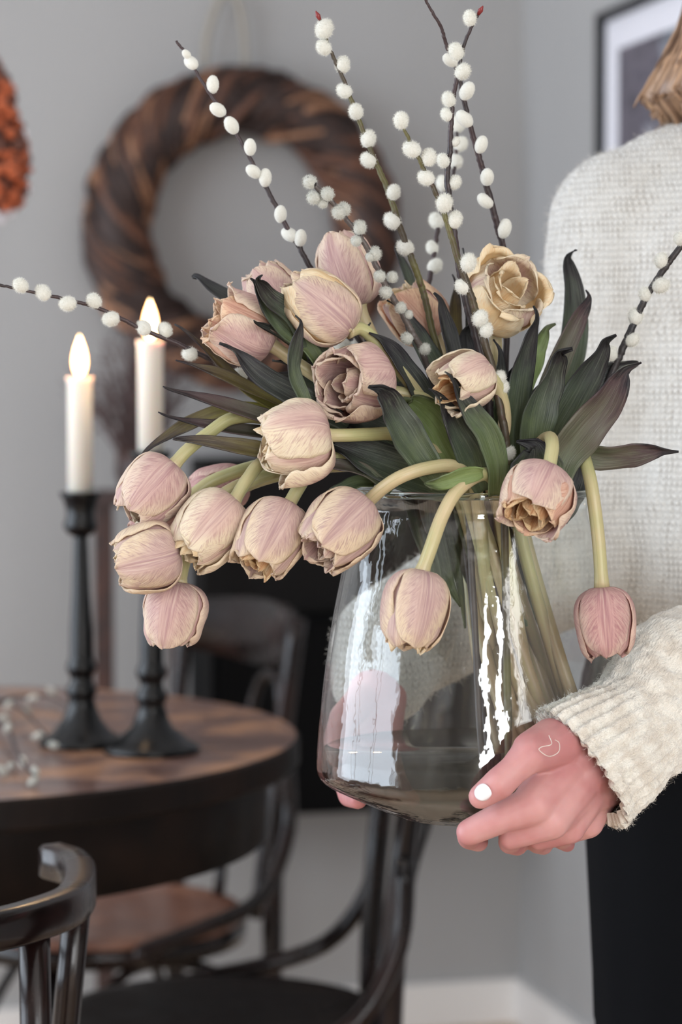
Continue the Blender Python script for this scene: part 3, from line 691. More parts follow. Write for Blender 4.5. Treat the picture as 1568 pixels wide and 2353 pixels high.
# ------------------------------------------------------------------ catkins
def make_catkin(name, mat, seed, elong=1.25, hairs=900, hl=.0016):
    r = random.Random(seed); a = .0044; L = a * elong; mb = MB()
    V, F = ellipsoid((0, 0, 0), (a, a, L), None, 14, 10)
    V = [v * (1 - .12 * v[2] / L) if True else v for v in V]
    for v in V: v[2] = v[2]
    mb.add(V, F)
    # brown cap at the base
    V, F = ellipsoid((0, 0, -L * .80), (a * .55, a * .55, a * .38), None, 10, 6); mb.add(V, F, mi=1)
    for k in range(hairs):
        z = r.uniform(-.92, 1); ph = r.uniform(0, 2 * PI); s = math.sqrt(1 - z * z)
        nrm = np.array([s * math.cos(ph), s * math.sin(ph), z]); p = nrm * [a, a, L] * (1 - .12 * z) * .97
        d = unit(nrm + np.array([r.gauss(0, .35), r.gauss(0, .35), r.gauss(.25, .3)])); l = hl * r.uniform(.5, 1.2)
        side = unit(np.cross(d, [r.gauss(0, 1), r.gauss(0, 1), r.gauss(0, 1)])) * .00009
        mb.add([p - side, p + side, p + d * l], [(0, 1, 2)])
    me = bpy.data.meshes.new(name); me.from_pydata([tuple(v) for v in mb.V], [], mb.F); me.materials.append(mat); me.materials.append(M['bark_black'])
    me.polygons.foreach_set('material_index', mb.MI); me.polygons.foreach_set('use_smooth', [True] * len(me.polygons)); me.update(); return me
CK = {'white': [make_catkin('catkin', M['catkin'], i, 1.22) for i in (1, 2)], 'grey': [make_catkin('catkin', M['catkin_grey'], 4, 1.05, 800, .0018)], 'smooth': [make_catkin('catkin', M['catkin'], 5, 1.45, 350, .0008)]}
def willow(label, pts, kins, Z0, Z1, mat, kind='white', r0=.0024, r1=.0009, size=1.0, bud=None, tail=None, seed=0):
    """pts in photograph pixels from tip to vase; Z0 tip depth, Z1 depth at the end"""
    r = random.Random(seed); n = len(pts); P3 = [np.array(P(x, y, Z0 + (Z1 - Z0) * i / (n - 1))) for i, (x, y) in enumerate(pts)]
    if tail: P3 += [np.array(q) for q in tail]
    path = catmull(P3, max(40, 9 * len(P3))); m = len(path)
    path = [p + np.array([r.gauss(0, .00014), r.gauss(0, .00014), r.gauss(0, .0001)]) for p in path]
    r0 *= .70; r1 *= .9; rad = [r1 + (r0 - r1) * min(1, i / (m * .6)) + (.00012 if i % 7 == 3 else 0) for i in range(m)]
    t = thing('willow_branch', label, 'willow branch', Vector(path[-1]), 'pussy willow branches')
    V, F, UV = tube(path, rad, 8); mesh_obj('twig', V, F, mat, t, uv=UV)
    pix = [(x, y) for x, y in pts]
    A = np.array(path)
    for (x, y, *rest) in kins:
        sc = rest[0] if rest else 1.0
        # nearest path point in view
        best = min(range(m), key=lambda i: np.linalg.norm(np.array(P(x, y, A[i][1] / math.cos(PITCH))) - A[i]))
        Zp = (A[best] - np.array([0, 0, CAMH])).dot(_f) + r.uniform(-.003, .002)
        c = np.array(P(x, y, Zp)); tdir = unit(A[max(best - 1, 0)] - A[min(best + 1, m - 1)])
        out = c - A[best]; out = unit(out) if np.linalg.norm(out) > .001 else np.array([0, -1, 0.])
        zd = unit(tdir * .9 + out * .55 + np.array([0, r.uniform(-.15, .15), 0]))
        q = Vector(zd).to_track_quat('Z', 'Y')
        o = link('catkin', r.choice(CK[kind]), t); o.location = Vector(c) - t.location; o.rotation_mode = 'QUATERNION'; o.rotation_quaternion = q
        k = size * sc * r.uniform(.94, 1.06) * Zp / 1.5; o.scale = (k, k, k)
    if bud is not None:
        c = np.array(path[0]); d = unit(A[0] - A[3]); V, F, UV = tube([c - d * .001, c + d * .002, c + d * .005], [.001, .0016, .0003], 8); mesh_obj('bud', V, F, M['bud'], t)
    return t
def vtail(x, y, Z):   # a point low in the vase
    return [np.array(P(x, y, Z))]
W = willow
W('willow branch reaching far left past the candle flames', [(-12, 652), (40, 664), (100, 676), (160, 690), (215, 704), (270, 728), (330, 758), (400, 786), (450, 810), (510, 838), (560, 868), (610, 895), (680, 940), (820, 1010), (980, 1075), (1050, 1130)],
  [(46, 655), (98, 671), (154, 698), (215, 690), (253, 733), (330, 752), (378, 757), (435, 813), (502, 820), (550, 862), (604, 902)], 1.46, 1.50, M['bark_dark'], 'white', size=.98, tail=vtail(1130, 1800, 1.49), seed=1)
W('willow branch leaning left across the top of the wreath', [(404, 94), (430, 125), (460, 180), (500, 240), (540, 302), (570, 355), (600, 410), (630, 465), (655, 515), (685, 562), (712, 612), (780, 720), (900, 880), (1010, 1040), (1060, 1130)],
  [(428, 124, .6), (438, 143, .95), (489, 192), (499, 251), (531, 286), (575, 336), (581, 393), (610, 406), (645, 490), (664, 538), (691, 545)], 1.50, 1.52, M['bark_dark'], 'smooth', size=.92, tail=vtail(1120, 1780, 1.52), seed=2)
W('tall green-barked willow branch, red bud at its tip above the wreath', [(734, 42), (745, 70), (757, 110), (775, 150), (795, 195), (815, 250), (838, 310), (860, 365), (885, 420), (905, 475), (922, 530), (945, 590), (963, 640), (978, 690), (1000, 780), (1050, 950), (1080, 1130)],
  [(746, 65, 1.15), (743, 108), (788, 147), (790, 208), (818, 255, .95), (847, 317), (846, 367), (905, 440), (901, 506, 1.1), (930, 568)], 1.47, 1.50, M['bark_green'], 'white', r0=.003, bud=1, tail=vtail(1140, 1780, 1.5), seed=3)
W('short grey willow branch crowded with small grey catkins', [(705, 408), (735, 438), (770, 472), (800, 508), (830, 548), (855, 590), (878, 640), (900, 680), (925, 720), (948, 765), (968, 800), (985, 850), (1020, 950), (1070, 1110)],
  [(711, 418), (720, 454), (752, 445), (741, 466, .8), (778, 487), (790, 480), (826, 522), (818, 553, .85), (861, 582), (850, 590, .7), (872, 634, .85), (902, 636, .85), (886, 671, .9), (921, 706, .9), (935, 777, .9), (977, 801, .85), (960, 870, .7), (940, 722, .6)], 1.42, 1.47, M['bark_grey'], 'grey', r0=.003, r1=.0015, size=.92, tail=vtail(1110, 1800, 1.47), seed=4)
W('olive willow branch with a round catkin on its tip, right of the wreath', [(921, 280), (935, 310), (955, 350), (975, 390), (1000, 440), (1022, 492), (1038, 545), (1055, 600), (1078, 665), (1095, 720), (1115, 790), (1135, 860), (1150, 940), (1162, 1000), (1165, 1060), (1160, 1130)],
  [(922, 275, 1.05), (945, 342, 1.08), (986, 360, 1.08), (978, 408), (1022, 465, 1.12), (1046, 503), (1077, 602, 1.08), (1062, 658), (1105, 730, 1.05), (1118, 757, .9), (1148, 868, .9), (1156, 889, .9), (1170, 1040, .9)], 1.40, 1.44, M['bark_green'], 'white', r0=.0034, tail=vtail(1170, 1800, 1.46), seed=5)
W('upright willow branch with a red-tipped fork beside the room corner', [(1101, 30), (1088, 55), (1070, 95), (1058, 140), (1048, 195), (1040, 245), (1036, 300), (1034, 350), (1028, 400), (1033, 460), (1040, 510), (1050, 580), (1062, 650), (1078, 720), (1100, 800), (1120, 900), (1130, 1000), (1120, 1130)],
  [(1080, 40, .9), (1048, 117), (1065, 163), (1031, 227, .9), (1026, 262, .85), (1048, 325, .65), (1018, 368, .85), (1046, 418, .85)], 1.42, 1.46, M['bark_dark'], 'white', r0=.0030, bud=1, tail=vtail(1190, 1790, 1.48), seed=6)
W('dark willow branch running out of the top of the picture', [(972, -12), (995, 30), (1015, 65), (1025, 100), (1042, 140), (1056, 180), (1065, 225), (1078, 280), (1092, 330), (1108, 385), (1120, 430), (1133, 480), (1146, 530), (1158, 580), (1165, 700), (1160, 900), (1140, 1130)],
  [(1034, 137, .9), (1075, 207), (1066, 271), (1107, 330, .9), (1120, 405), (1114, 460, .95), (1160, 523, .98)], 1.46, 1.53, M['bark_dark'], 'smooth', r0=.003, tail=vtail(1200, 1780, 1.52), seed=7)
W('willow branch standing blurred behind the red-tipped one', [(1052, 280), (1050, 320), (1047, 370), (1040, 410), (1022, 460), (1010, 510), (1000, 570), (990, 630), (985, 680), (1000, 800), (1060, 1000), (1100, 1130)],
  [(1053, 283), (1060, 330, .9), (1047, 370, .95), (1018, 420, .95), (1002, 506, .98), (993, 568, .85), (1001, 610, .95)], 1.62, 1.56, M['bark_dark'], 'white', r0=.0025, tail=vtail(1120, 1790, 1.54), seed=8)
W('black willow branch curving right across the sweater', [(1582, 545), (1568, 562), (1540, 600), (1515, 635), (1492, 672), (1470, 715), (1452, 755), (1432, 800), (1412, 845), (1370, 930), (1280, 1040), (1180, 1130)],
  [(1565, 546, .95), (1521, 597, .95), (1521, 655), (1483, 675, .85), (1461, 725), (1455, 780, .85), (1405, 811, .9)], 1.48, 1.50, M['bark_black'], 'white', r0=.0034, r1=.0022, tail=vtail(1130, 1790, 1.5), seed=9)
# broken bare tips among the tulips
W('short willow stub with paired catkins between the two upper tulips', [(778, 760), (800, 775), (830, 800), (900, 880), (1000, 1010), (1080, 1130)], [(783, 790, .95), (818, 793, .95)], 1.53, 1.52, M['bark_dark'], 'smooth', tail=vtail(1150, 1780, 1.5), seed=10)
# willow twigs lying on the table
def table_twig(label, pts, kins, seed):
    r = random.Random(seed); P3 = [np.array(G(x, y, TZ + .004 + h)) for x, y, h in pts]; path = catmull(P3, 30)
    t = thing('willow_twig', label, 'twig', Vector(path[-1]), 'willow twigs lying on the table'); V, F, UV = tube(path, [.0012 + .0012 * i / 29 for i in range(30)], 7); mesh_obj('twig', V, F, M['bark_dark'], t, uv=UV)
    for x, y, h, k in kins:
        o = link('catkin', CK[k][0], t); o.location = Vector(G(x, y, TZ + .006 + h)) - t.location; o.rotation_euler = (r.uniform(.6, 1.5), 0, r.uniform(0, 6)); o.scale = (.75, .75, 1.25)
table_twig('willow twig lying furthest back on the table, left of the candlesticks', [(150, 1618, .004), (110, 1600, .006), (60, 1600, .004), (10, 1608, .01), (-60, 1640, .0)], [(118, 1588, .006, 'white'), (75, 1604, .008, 'white'), (20, 1618, .008, 'white'), (60, 1632, .0, 'grey')], 1)
table_twig('willow twig lying across the front of the table at the left edge', [(118, 1700, .004), (90, 1670, .012), (50, 1630, .010), (0, 1610, .008), (-70, 1600, .0)], [(8, 1650, .012, 'white'), (18, 1672, .012, 'white'), (122, 1712, .002, 'grey'), (88, 1690, .004, 'white')], 2)
table_twig('small willow twig with greenish buds nearest the table edge', [(85, 1790, .003), (60, 1765, .006), (35, 1720, .010), (20, 1680, .008), (-30, 1650, .002)], [(52, 1750, .004, 'white'), (80, 1772, .004, 'grey'), (25, 1760, .0, 'grey'), (5, 1770, .0, 'grey'), (76, 1795, .0, 'grey')], 3)
# ------------------------------------------------------------------ tulips
PR = [(.09, 0), (.44, .025), (.76, .10), (.94, .23), (1.0, .38), (.975, .54), (.89, .70), (.76, .86)]
def petal_mesh(L, R, close, seed, wscale=1.0, flare=0.0, ruf=.05, nu=15, nv=20, cup=.0, spiral=.05, notch=0.0):
    r = random.Random(seed); ox, oy = r.uniform(0, 50), r.uniform(0, 50)
    prr = catmull([(a, b, 0) for a, b in PR] + [(close, 1.0, 0)], 60); pr = [(np.interp(q, np.linspace(0, 1, 60), [p[0] for p in prr]), np.interp(q, np.linspace(0, 1, 60), [p[1] for p in prr])) for q in 1 - (1 - np.linspace(0, 1, nv)) ** 1.45]
    VS = 1 - (1 - np.linspace(0, 1, nv)) ** 1.45; fw = np.interp(VS, [0, .1, .3, .55, .75, .88, .95, .985, 1], [.22, .5, .85, 1.0, .92, .76, .58, .36, .06])
    V = []; F = []; UV = []
    for j in range(nv):
        v = VS[j]; rr, zz = pr[j][0] * R, pr[j][1] * L
        rr += flare * R * max(0, v - .55) ** 1.5 * 3.0
        w = R * 1.02 * wscale * fw[j]; rho = max(rr, .62 * R)
        for i in range(nu):
            u = 2 * i / (nu - 1) - 1; t = u * w * 1.0
            edge = abs(u) ** 2.5 * min(1, v * 2.2)
            nz = mnoise.noise(Vector((u * 1.4 + ox, v * 2.6 + oy, seed * .37))); nz2 = mnoise.noise(Vector((u * 3.6 + ox, v * 7 + oy, 3.3)))
            d = R * (ruf * nz * 1.2 + ruf * 1.6 * nz2 * (edge + .35 * max(0, v - .7) / .3)) * min(1, v * 3)
            d -= R * .035 * math.exp(-(u / .13) ** 2) * min(1, v * 3) * (1 - v * .4)
            d += R * .030 * math.sin(u * 5.5 + ox) * max(0, v - .55) / .45 * min(1, .3 + ruf * 9)
            d += R * spiral * u * v + cup * R * u * u * v
            a = t / rho; rad = rr + d - rho * (1 - math.cos(a)); tan = rho * math.sin(a)
            z = zz - L * .07 * edge * v + L * .03 * nz2 * v - notch * L * math.exp(-(u / .25) ** 2) * max(0, v - .85) / .15
            V.append((rad, tan, z)); UV.append((i / (nu - 1), v))
    for j in range(nv - 1):
        for i in range(nu - 1): k = j * nu + i; F.append((k, k + 1, k + 1 + nu, k + nu))
    return np.array(V), F, UV
TUL = []
def tulip(label, base, tip, Zb, dz, Rpx, mat, openness, path, Zend=1.5, kind='tulip', mats_in=None, mat2=None, seed=0, stem_r=.0040, leaves=(), bottom=(1120, 1790), roll=None, petals_in=7, flare_one=None, lscale=1.06, zs=None):
    r = random.Random(seed * 13 + 5)
    b = np.array(P(base[0], base[1], Zb)); t_ = np.array(P(tip[0], tip[1], Zb + dz)); ax = unit(t_ - b); L = np.linalg.norm(t_ - b) * lscale; R = Rpx * Zb / FPX
    T = thing('tulip', label, 'tulip', Vector(b), 'faded pink and cream tulips in the vase')
    # frame: local z = ax, local x towards viewer
    toward = np.array([0, -1.0, 0]); x = unit(toward - ax * ax.dot(toward)); y = np.cross(ax, x); Rm = np.stack([x, y, ax], 1)
    if roll is None: roll = r.uniform(-.5, .5)
    def add(name, V, F, UV, phi, m, tilt=0.0, dzz=0.0):
        ct, st = math.cos(tilt), math.sin(tilt)
        Vt = V.copy(); X, Zz = V[:, 0].copy(), V[:, 2].copy(); Vt[:, 0] = X * ct + Zz * st; Vt[:, 2] = -X * st + Zz * ct + dzz
        Rz = rotz(phi); W_ = (Rm @ (Rz @ Vt.T)).T + b
        o = mesh_obj(name, W_, F, m, T, uv=UV); so = o.modifiers.new('thickness', 'SOLIDIFY'); so.thickness = .0005; so.offset = 0
        return o
    cl = openness            # 0 closed ... 1 wide open
    close = .42 + .42 * cl
    m2 = mat2 or mat; mi_ = mats_in or mat
    # three outer petals, three mid petals
    for k in range(3):
        V, F, UV = petal_mesh(L * r.uniform(.90, 1.04), R, close, seed * 10 + k, 1.02, flare=.10 * cl, ruf=.045 + .05 * cl, nu=19, nv=26, notch=.0)
        tl = .04 + .10 * cl + r.uniform(-.02, .03)
        if flare_one is not None and k == flare_one[0]: tl += flare_one[1]
        add('petal', V, F, UV, roll + k * 2 * PI / 3, mat, tl)
    for k in range(3):
        V, F, UV = petal_mesh(L * r.uniform(.92, 1.0), R * .93, close * .95, seed * 10 + 3 + k, 1.0, flare=.05 * cl, ruf=.05 + .06 * cl, nu=17, nv=22)
        add('petal', V, F, UV, roll + PI / 3 + k * 2 * PI / 3, m2, .02 + .06 * cl + r.uniform(-.02, .02))
    for k in range(petals_in):
        q = r.uniform(.38, .80); V, F, UV = petal_mesh(L * r.uniform(.80, 1.02) , R * q, .45 + .4 * cl, seed * 10 + 6 + k, r.uniform(.75, 1.1), ruf=.055 + .03 * cl, nu=17, nv=18, flare=.1)
        add('petal', V, F, UV, roll + k * 2.4 + r.uniform(-.3, .3), mi_, r.uniform(-.05, .06) + .05 * cl)
    # stem
    n = len(path); Zs = [Zb + (Zend - Zb) * (i / (n - 1)) ** 1.3 for i in range(n)] if zs is None else list(np.interp(np.linspace(0, 1, n), np.linspace(0, 1, len(zs)), zs))
    pts = [b + ax * L * .03] + [np.array(P(px, py, z)) for (px, py), z in zip(path[1:], Zs[1:])]
    bx = np.array([VX + (bottom[0] + 110 - 1087) * S, VY + (r.uniform(-.052, .02)), vz(bottom[1] - 35)])
    # the stem must pass through the mouth of the vase
    m_ = pts[-1].copy(); m_[0] -= .012; d = m_[:2] - np.array([VX, VY]); lim = .058
    if np.linalg.norm(d) > lim: d = d / np.linalg.norm(d) * lim; m_[0], m_[1] = VX + d[0], VY + d[1]; pts[-1] = m_
    pts.append((m_ * .35 + bx * .65)); pts.append(bx)
    V, F, UV = tube(catmull(pts, 50), [stem_r * (1.25 if i == 0 else 1.1 if i == 1 else 1) for i in range(50)], 12); mesh_obj('stem', V, F, M['stem'], T, uv=UV)
    TUL.append(T); return T
Lb = 'petal_blush'; Lp = 'petal_pink'; Lr = 'petal_rose'; Lc = 'petal_cream'
m = lambda k: M['petal_' + k]
t1 = tulip('pink closed tulip standing highest, beside the grey willow branch', (828, 702), (772, 540), 1.50, 0.0, 67, m('pink'), .15, [(828, 702), (842, 745), (905, 860), (1040, 1040), (1070, 1130)], 1.52, seed=1, bottom=(1100, 1770))
t2 = tulip('pointed tulip with yellow left edge, below the highest tulip', (806, 764), (662, 640), 1.44, 0.0, 76, m('blush'), .05, [(806, 764), (845, 765), (950, 890), (1050, 1040), (1080, 1130)], 1.48, mat2=m('yellow'), seed=2, roll=.1, bottom=(1160, 1780), lscale=1.0)
t3 = tulip('pink tulip tucked behind the yellow-edged one at the upper left', (665, 720), (585, 612), 1.50, 0.0, 62, m('pink'), .5, [(665, 720), (740, 800), (900, 930), (1020, 1060), (1060, 1130)], 1.52, seed=3, bottom=(1060, 1750), lscale=1.0)
t4 = tulip('double peach tulip opening to the left, lowest of the upper left cluster', (622, 790), (485, 722), 1.46, -.012, 72, m('pink'), .75, [(622, 790), (720, 860), (880, 960), (1010, 1060), (1060, 1130)], 1.48, mat2=m('peach'), mats_in=m('peach'), seed=4, petals_in=10, bottom=(1200, 1760))
t5 = tulip('full pink double tulip open to the viewer at the centre', (866, 882), (768, 878), 1.45, -.028, 86, m('pink'), .72, [(866, 882), (885, 897), (930, 905), (985, 925), (1050, 1010), (1090, 1130)], 1.46, mat2=m('pink'), mats_in=m('pink'), seed=5, petals_in=9, bottom=(1190, 1790), roll=.6, lscale=1.05)
t6 = tulip('large cream tulip facing left below the pink double one', (756, 1000), (596, 1024), 1.42, -.004, 90, m('cream'), .55, [(756, 1000), (800, 1000), (850, 998), (915, 1000), (1010, 1040), (1070, 1130)], 1.46, mats_in=m('yellow'), seed=6, petals_in=11, bottom=(1150, 1800), roll=.5, flare_one=(2, .16), lscale=1.05)
t7 = tulip('peach tulip half hidden behind the crossing willow branches', (1000, 770), (915, 668), 1.53, -.008, 66, m('peach'), .55, [(1000, 770), (1040, 860), (1080, 980), (1100, 1130)], 1.52, mat2=m('pink'), mats_in=m('yellow'), seed=7, bottom=(1180, 1770))
t8 = tulip('wide open yellow cream tulip in front of the sweater shoulder', (1128, 706), (1182, 654), 1.49, -.022, 88, m('yellow'), 1.0, [(1140, 712), (1140, 800), (1130, 950), (1120, 1130)], 1.50, mats_in=m('yellow'), mat2=m('cream'), seed=8, petals_in=6, bottom=(1210, 1780), roll=.2, lscale=1.25)
t9 = tulip('small pale tulip with hollow opening and one hanging petal', (1116, 856), (1022, 900), 1.42, -.018, 60, m('cream'), .6, [(1116, 856), (1145, 890), (1160, 980), (1130, 1130)], 1.46, mats_in=m('amber'), seed=9, petals_in=5, bottom=(1230, 1770), flare_one=(1, .35), roll=.4)
t10 = tulip('nodding peach double tulip over the vase rim on the right', (1260, 1092), (1208, 1204), 1.39, -.020, 80, m('pink'), .7, [(1260, 1092), (1266, 1055), (1270, 1022), (1262, 1006), (1235, 1030), (1180, 1140)], 1.44, mat2=m('peach'), mats_in=m('amber'), seed=10, petals_in=9, bottom=(1240, 1760), roll=.2, lscale=1.0, zs=[1.39, 1.392, 1.40, 1.42, 1.45, 1.46])
t11 = tulip('closed pink tulip hanging straight down at the far right', (1384, 1350), (1394, 1508), 1.43, 0.0, 67, m('rose'), .12, [(1384, 1350), (1376, 1240), (1362, 1130), (1350, 1075), (1332, 1032), (1290, 1015), (1240, 1060), (1190, 1150)], 1.48, seed=11, bottom=(1250, 1750), roll=.05, zs=[1.43, 1.43, 1.43, 1.44, 1.455, 1.47, 1.48, 1.48])
t12 = tulip('closed mauve tulip hanging in front of the vase glass', (970, 1312), (938, 1492), 1.385, -.006, 73, m('blush'), .18, [(970, 1312), (990, 1260), (1015, 1190), (1045, 1135), (1085, 1100), (1120, 1090), (1145, 1120), (1150, 1180)], 1.45, mats_in=m('yellow'), seed=12, petals_in=8, bottom=(1150, 1740), roll=-.25, lscale=1.04, zs=[1.385, 1.385, 1.39, 1.395, 1.405, 1.42, 1.435, 1.45])
t13 = tulip('striped mauve tulip drooping at the left end of the vase rim', (838, 1160), (718, 1278), 1.42, -.020, 82, m('blush'), .5, [(838, 1160), (880, 1122), (925, 1094), (985, 1075), (1045, 1072), (1085, 1105), (1100, 1170)], 1.45, mats_in=m('pink'), seed=13, petals_in=10, bottom=(1080, 1780), roll=.1, lscale=1.0, zs=[1.42, 1.41, 1.405, 1.41, 1.42, 1.435, 1.45])
t14 = tulip('drooping tulip with amber inside, third from the vase rim', (664, 1160), (582, 1312), 1.43, -.014, 76, m('blush'), .45, [(664, 1160), (690, 1115), (715, 1080), (800, 1040), (940, 1050), (1060, 1120)], 1.47, mats_in=m('amber'), seed=14, petals_in=8, bottom=(1100, 1790), roll=.0, lscale=1.04)
t15 = tulip('drooping cream-tipped tulip in the middle of the lower left cluster', (540, 1150), (424, 1276), 1.44, -.008, 78, m('cream'), .3, [(540, 1150), (570, 1100), (610, 1060), (720, 1035), (940, 1060), (1050, 1130)], 1.48, mats_in=m('yellow'), mat2=m('cream'), seed=15, petals_in=8, bottom=(1130, 1790), roll=.1, lscale=1.05)
t16 = tulip('rose tulip behind the two drooping stems of the lower left cluster', (572, 1112), (440, 1130), 1.52, .0, 52, m('rose'), .1, [(572, 1112), (640, 1080), (800, 1060), (980, 1090), (1050, 1130)], 1.52, seed=16, bottom=(1040, 1760))
t17 = tulip('mauve tulip with cream tips at the upper left of the drooping cluster', (400, 1068), (300, 1182), 1.45, -.006, 76, m('pink'), .25, [(400, 1068), (430, 1035), (480, 995), (540, 960), (640, 965), (820, 1010), (1000, 1080), (1050, 1130)], 1.50, mats_in=m('cream'), seed=17, bottom=(1090, 1760), roll=.1)
t18 = tulip('small pink tulip wedged under the upper left drooping one', (430, 1150), (312, 1222), 1.49, .0, 50, m('rose'), .2, [(430, 1150), (500, 1100), (650, 1060), (850, 1060), (1040, 1130)], 1.52, seed=18, bottom=(1070, 1750), petals_in=4)
t19 = tulip('leftmost drooping tulip with yellow margin', (412, 1262), (262, 1300), 1.44, -.004, 78, m('blush'), .3, [(412, 1262), (450, 1210), (540, 1120), (760, 1060), (960, 1080), (1050, 1130)], 1.50, mats_in=m('yellow'), seed=19, petals_in=6, bottom=(1120, 1760), roll=-.1, lscale=1.0)
t20 = tulip('lowest pink tulip hanging in front of the taller candlestick', (414, 1338), (386, 1482), 1.46, 0.0, 72, m('pink'), .2, [(414, 1338), (424, 1290), (460, 1190), (580, 1110), (780, 1070), (980, 1090), (1060, 1140)], 1.51, seed=20, bottom=(1160, 1760), roll=.15)
# ------------------------------------------------------------------ leaves (parts of the tulips)
def leaf(T, pts, wpx, mat, Z0, Z1, tw0=0.0, tw1=0.0, fold=.35, curl=0.0, seed=0, wprof=None):
    """pts from base to tip in pixels"""
    r = random.Random(seed + int(pts[0][0]) * 3 + int(pts[-1][1])); n = 30
    P3 = [np.array(P(x, y, Z0 + (Z1 - Z0) * i / (len(pts) - 1))) for i, (x, y) in enumerate(pts)]
    path = catmull(P3, n); hk = r.choice([-1, 1]) * wpx / 2 * 1.45 / FPX * .55
    for j in range(n - 5, n): path[j] = path[j] + np.array([hk, 0, 0]) * ((j - n + 5) / 4) ** 2
    nu = 11; V = []; F = []; UV = []; w0 = wpx / 2 * 1.45 / FPX
    wf = wprof or ([0, .12, .35, .6, .78, .88, .95, 1], [.55, .75, 1.0, .86, .50, .28, .15, .02]); ox = r.uniform(0, 90)
    for j in range(n):
        v = j / (n - 1); Tn = unit(path[min(j + 1, n - 1)] - path[max(j - 1, 0)])
        view = unit(path[j] - np.array([0, 0, CAMH])); s = unit(np.cross(Tn, view)); nn = np.cross(s, Tn)
        if nn.dot(view) > 0: nn = -nn
        a = tw0 + (tw1 - tw0) * v + .55 * mnoise.noise(Vector((v * 2.5, ox, 0))); s2 = s * math.cos(a) + nn * math.sin(a); n2 = np.cross(s2, Tn)
        if n2.dot(nn) < 0: n2 = -n2
        w = w0 * np.interp(v, *wf)
        for i in range(nu):
            u = 2 * i / (nu - 1) - 1
            wav = .34 * w0 * mnoise.noise(Vector((u * .8 + ox, v * 5, 1.7))) * abs(u)
            V.append(path[j] + s2 * (u * w * (1 - .15 * fold * abs(u))) + n2 * (fold * w * (abs(u) ** 1.4 - .4) + wav + curl * w0 * v * v)); UV.append((i / (nu - 1), v))
    for j in range(n - 1):
        for i in range(nu - 1): k = j * nu + i; F.append((k, k + 1, k + 1 + nu, k + nu))
    o = mesh_obj('leaf', V, F, M['leaf_' + mat], T, uv=UV); so = o.modifiers.new('thickness', 'SOLIDIFY'); so.thickness = .0007; so.offset = 0
    return o
